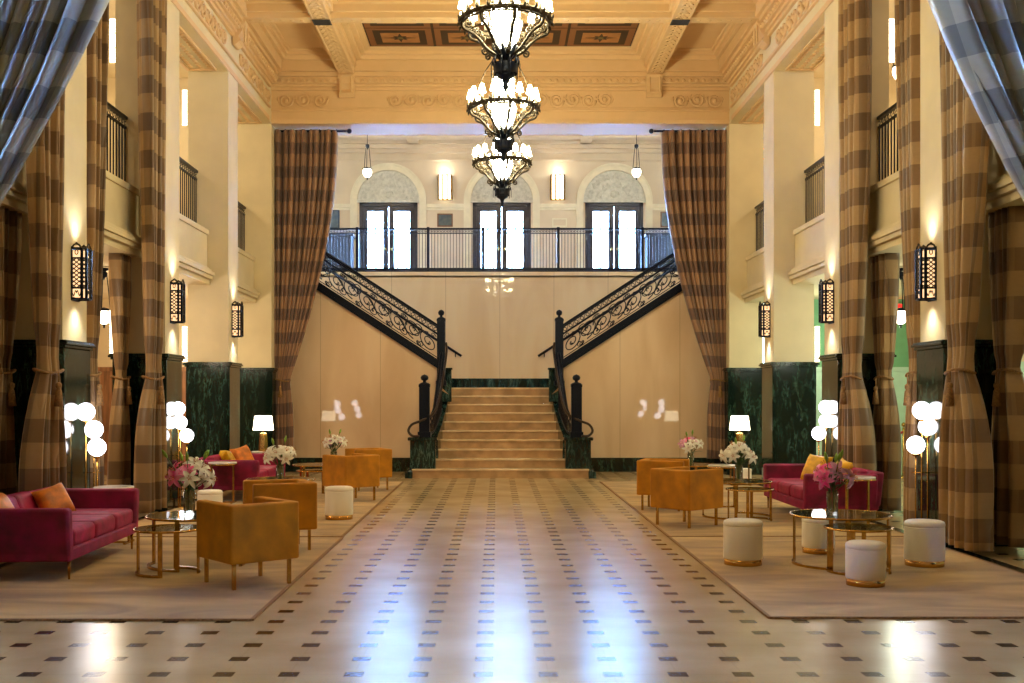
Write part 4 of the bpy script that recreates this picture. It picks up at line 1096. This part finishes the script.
# ------------------------------------------------------------------ globe floor lamps
def globe_lamp(label, loc, offs):
    t = thing('floor_lamp', label, 'floor lamp', loc)
    obj('base', MB().lathe([(.13, 0), (.13, .018), (.12, .025)], n=28), 'gold', t)
    for (x, y, z) in offs:
        pl = obj('pole', MB().tube([(x, y, .02), (x, y, z-.1)], .0085, 8).lathe([(.03, z-.115), (.035, z-.095), (.02, z-.09)], (x, y, 0), 14), 'gold', t)
        obj('globe_shade', MB().sphere((x, y, z), .093, 24, 16), 'globe_glass', pl)
    xs = [o[0] for o in offs]; obj('cross_bar', MB().tube([(min(xs)-.03, 0, .72), (max(xs)+.03, 0, .72)], .005, 6), 'gold', t)
    return t
globe_lamp('gold floor lamp with three glowing globes beside the nearest left pillar', (-4.31, 11.5, .0), [(-.06, 0, 1.355), (.02, .02, 1.17), (.065, -.02, .985)])
globe_lamp('gold floor lamp with three glowing globes at the middle left pillar', (-4.37, 14.95, .0), [(-.03, 0, 1.355), (-.01, .02, 1.17), (.09, -.02, .99)])
globe_lamp('gold floor lamp with three glowing globes beside the nearest right pillar', (4.37, 11.5, .0), [(.0, 0, 1.37), (.07, .02, 1.2), (-.07, -.02, 1.01)])
globe_lamp('gold floor lamp with three glowing globes at the middle right pillar', (4.38, 14.95, .0), [(.02, 0, 1.375), (.03, .02, 1.19), (-.08, -.02, 1.02)])

# ------------------------------------------------------------------ vases and lilies
def petal(m, c, d, L_, w_, curl, n=5):
    """petal from c outward along direction d"""
    d = d.normalized(); up = Vector((0, 0, 1)); s = d.cross(up)
    if s.length < .1: s = Vector((1, 0, 0))
    s.normalize(); u = s.cross(d).normalized(); G = []
    for i in range(n+1):
        t = i/n; wd = w_*math.sin(PI*min(1, t*.92+.06))**.8; p = c+d*(L_*t)-u*(curl*t*t)+u*(L_*.25*math.sin(PI*t*.6))
        G.append([p-s*wd+u*wd*.35, p, p+s*wd+u*wd*.35])
    m.grid(G)
def bouquet(label, loc, spec, spread=.2, hgt=.3, buds=4, seed=1):
    rr = random.Random(seed)
    t = thing('flower_bouquet', label, 'flowers', loc)
    st = MB(); lv = MB()
    heads = []; part_by_side = seed == 1
    n = len(spec)
    for i, mname in enumerate(spec):
        a = 2.4*i+rr.uniform(-.3, .3); r = spread*math.sqrt((i+.5)/n)*rr.uniform(.85, 1.1); z = hgt*(1.05-.55*(r/spread)**1.3)+rr.uniform(-.03, .05)
        h = Vector((r*math.cos(a), r*math.sin(a), z)); heads.append((h, ('lily_white' if h.x > .03 else 'lily_pink') if part_by_side else mname))
        st.tube(cr([(0.02*math.cos(a), .02*math.sin(a), -.17), (.03*math.cos(a), .03*math.sin(a), 0), tuple(h*.6), tuple(h)], 4), .0045, 5)
    for i in range(buds):
        a = 2*PI*i/buds+1; r = spread*rr.uniform(.3, .85); h = Vector((r*math.cos(a), r*math.sin(a), hgt*rr.uniform(1.15, 1.4)))
        st.tube([(0, 0, 0), tuple(h*.55), tuple(h)], .004, 5)
        d = h.normalized(); b = MB().tube([h, h+d*.03, h+d*.06, h+d*.09], [.006, .016, .014, .003], 7); obj('bud', b, 'bud_green', t)
    for i in range(22):
        a = rr.uniform(0, 2*PI); r = spread*rr.uniform(.15, .85); z = hgt*rr.uniform(.1, .8)
        petal(lv, Vector((r*.4*math.cos(a), r*.4*math.sin(a), z*.7)), Vector((math.cos(a), math.sin(a), rr.uniform(-.2, .9))), rr.uniform(.08, .14), .014, .02)
    obj('stems', st, 'leaf_green', t); obj('leaves', lv, 'leaf_green', t)
    for h, mname in heads:
        d = Vector((h.x*1.6, h.y*1.6-.1, max(.02, h.z-.1))).normalized()
        d = (d+Vector((rr.uniform(-.3, .3), rr.uniform(-.5, .1), rr.uniform(-.2, .3)))).normalized()
        s = d.cross(Vector((0, 0, 1))); s = s.normalized() if s.length > .1 else Vector((1, 0, 0)); u = s.cross(d).normalized()
        m = MB()
        for k in range(6):
            a = PI*k/3+rr.uniform(-.1, .1); rad = s*math.cos(a)+u*math.sin(a)
            L_ = rr.uniform(.085, .105)
            G = []
            side = d.cross(rad).normalized()
            for i in range(6):
                q = i/5; wd = (.024 if k % 2 else .019)*math.sin(PI*min(1, q*.9+.08))**.7; p = h+d*(.05*q-.035*q*q)+rad*(L_*q**1.1)-d*(.03*q**3)
                G.append([p-side*wd+d*wd*.4, p, p+side*wd+d*wd*.4])
            m.grid(G)
        f = obj('lily', m, mname, t)
        sm = MB()
        for k in range(5):
            a = 2*PI*k/5; e = h+d*.065+(s*math.cos(a)+u*math.sin(a))*.018; sm.tube([h, e], .0015, 3); sm.sphere(e, .005, 5, 4)
        obj('stamens', sm, 'stamen', f)
    return t
def vase(label, loc, h=.2, r=.05):
    t = thing('glass_vase', label, 'vase', loc)
    obj('vase_body', MB().lathe([(r*.96, 0), (r, .01), (r, h), (r*.92, h), (r*.92, .02), (.001, .02)], n=28), 'vase_glass', t)
    return t
PK, WH, BL = 'lily_pink', 'lily_white', 'lily_blush'
V = [((-2.79, 9.72, .464), .22, 'clear glass vase of lilies on the nearest left coffee table', 'pink and white lily bouquet with green buds near the nearest armchair', [PK, PK, WH, PK, WH, WH, PK, BL, WH, WH, PK, WH], .22, 1),
     ((2.93, 9.84, .464), .20, 'clear glass vase on the nearest right coffee table', 'pink and blush lily bouquet in front of the right sofa', [PK, PK, BL, BL, PK, BL, BL, PK, BL], .17, 2),
     ((-2.84, 14.05, .464), .17, 'glass vase of white lilies behind the second left armchair', 'all white lily bouquet on the left, behind the mustard armchairs', [WH]*13, .21, 3),
     ((-2.62, 17.2, .464), .2, 'glass vase on the farther left coffee table', 'mixed white and pink bouquet in the farthest left group', [WH, PK, WH, PK, WH, WH, BL, WH, WH], .2, 4),
     ((2.96, 13.78, .464), .2, 'glass vase on the right middle coffee table', 'all white lily bouquet on the right before the table lamp', [WH]*13, .2, 5),
     ((2.96, 17.2, .464), .17, 'glass vase behind the right orange armchairs', 'small pink and white bouquet behind the right orange armchairs', [BL, PK, WH, WH, BL, WH, PK, WH], .19, 6)]
for loc, h, lv_, lb, sp, sr, sd in V:
    vase(lv_, loc, h); bouquet(lb, (loc[0], loc[1], loc[2]+h-.01), sp, sr, .22, 5 if sd < 3 else 2, sd)

# ------------------------------------------------------------------ right aisle: stanchion, bench, exit sign, white box
t = thing('rope_stanchion', 'brass rope stanchion with red rope in the mint right aisle', 'stanchion', (7.55, 20.6, 0))
obj('base', MB().lathe([(.16, 0), (.16, .02), (.03, .06)], n=20), 'brass', t); obj('pole', MB().tube([(0, 0, .05), (0, 0, .95)], .025, 10).sphere((0, 0, 1.0), .045, 12, 8), 'brass', t)
obj('rope', MB().tube(cr([(0, 0, .88), (-.25, 0, .72), (-.6, 0, .66), (-.95, 0, .74), (-1.2, 0, .88)]), .022, 8), 'red_rope', t)
t = thing('bench', 'rounded black ottoman bench in the right aisle', 'bench', (7.75, 19.6, 0))
obj('seat', MB().lathe([(.36, .12), (.42, .2), (.44, .42), (.4, .48), (.001, .49)], n=28), 'black_leather', t)
for k in range(4): obj('leg', MB().lathe([(.02, 0), (.025, .13)], (.25*math.cos(k*PI/2+.6), .25*math.sin(k*PI/2+.6), 0), 8), 'plaster_white', t)
t = thing('exit_sign', 'small red lit sign high on the mint wall', 'sign', (7.62, YE-.16, 3.08))
obj('sign_face', MB().box(-.16, .16, -.03, 0, 0, .24), 'exit_red', t); obj('housing', MB().box(-.17, .17, -.0, .06, -.01, .25), 'plaster_white', t)
t = thing('storage_box', 'small pale box on the floor by the right dark pillar', 'box', (4.30, 19.55, .014))
obj('body', MB().box(-.13, .13, -.13, .13, 0, .2), 'ivory_velvet', t, bevel=.01); obj('lid', MB().box(-.135, .135, -.135, .135, .2, .235), 'ivory_velvet', t, bevel=.008)

# ------------------------------------------------------------------ entrance side: front wall, unseen high windows added to light the near curtains
ZW = -5.8
struct('wall_front', MB().box(-9, 9, ZW-.3, ZW, 0, 8.7), 'plaster_wall')
wops = [(4.8, 6.5)]
wn_i = 1
for sx, nm in ((-1, 'left'), (1, 'right')):
    m = MB(); y0 = -6
    for a, b in wops: m.box(sx*OUT, sx*(OUT+.2), y0, a, 0, 8.62); m.box(sx*OUT, sx*(OUT+.2), a, b, WZ1, 8.62); m.box(sx*OUT, sx*(OUT+.2), a, b, 0, WZ0); y0 = b
    m.box(sx*OUT, sx*(OUT+.2), y0, YE+.2, 0, 8.62)
    struct('wall_outer_'+nm, m, 'plaster_gallery')
    for a, b in wops:
        m = MB(); xa, xb = sorted((sx*(OUT+.05), sx*(OUT+.15)))
        for y in (a, b-.06): m.box(xa, xb, y, y+.06, WZ0, WZ1)
        m.box(xa, xb, a, b, WZ0, WZ0+.06); m.box(xa, xb, a, b, WZ1-.06, WZ1)
        for k in range(1, 4): y = a+(b-a)*k/4; m.box(xa, xb, y-.02, y+.02, WZ0, WZ1)
        for k in range(1, 5): z = WZ0+(WZ1-WZ0)*k/5; m.box(xa, xb, a, b, z-.02, z+.02)
        wn = struct('added_window_%d' % wn_i, m, 'door_wood'); struct('pane', MB().box(sx*(OUT+.09), sx*(OUT+.1), a, b, WZ0, WZ1), 'pane_glass', wn); wn_i += 1
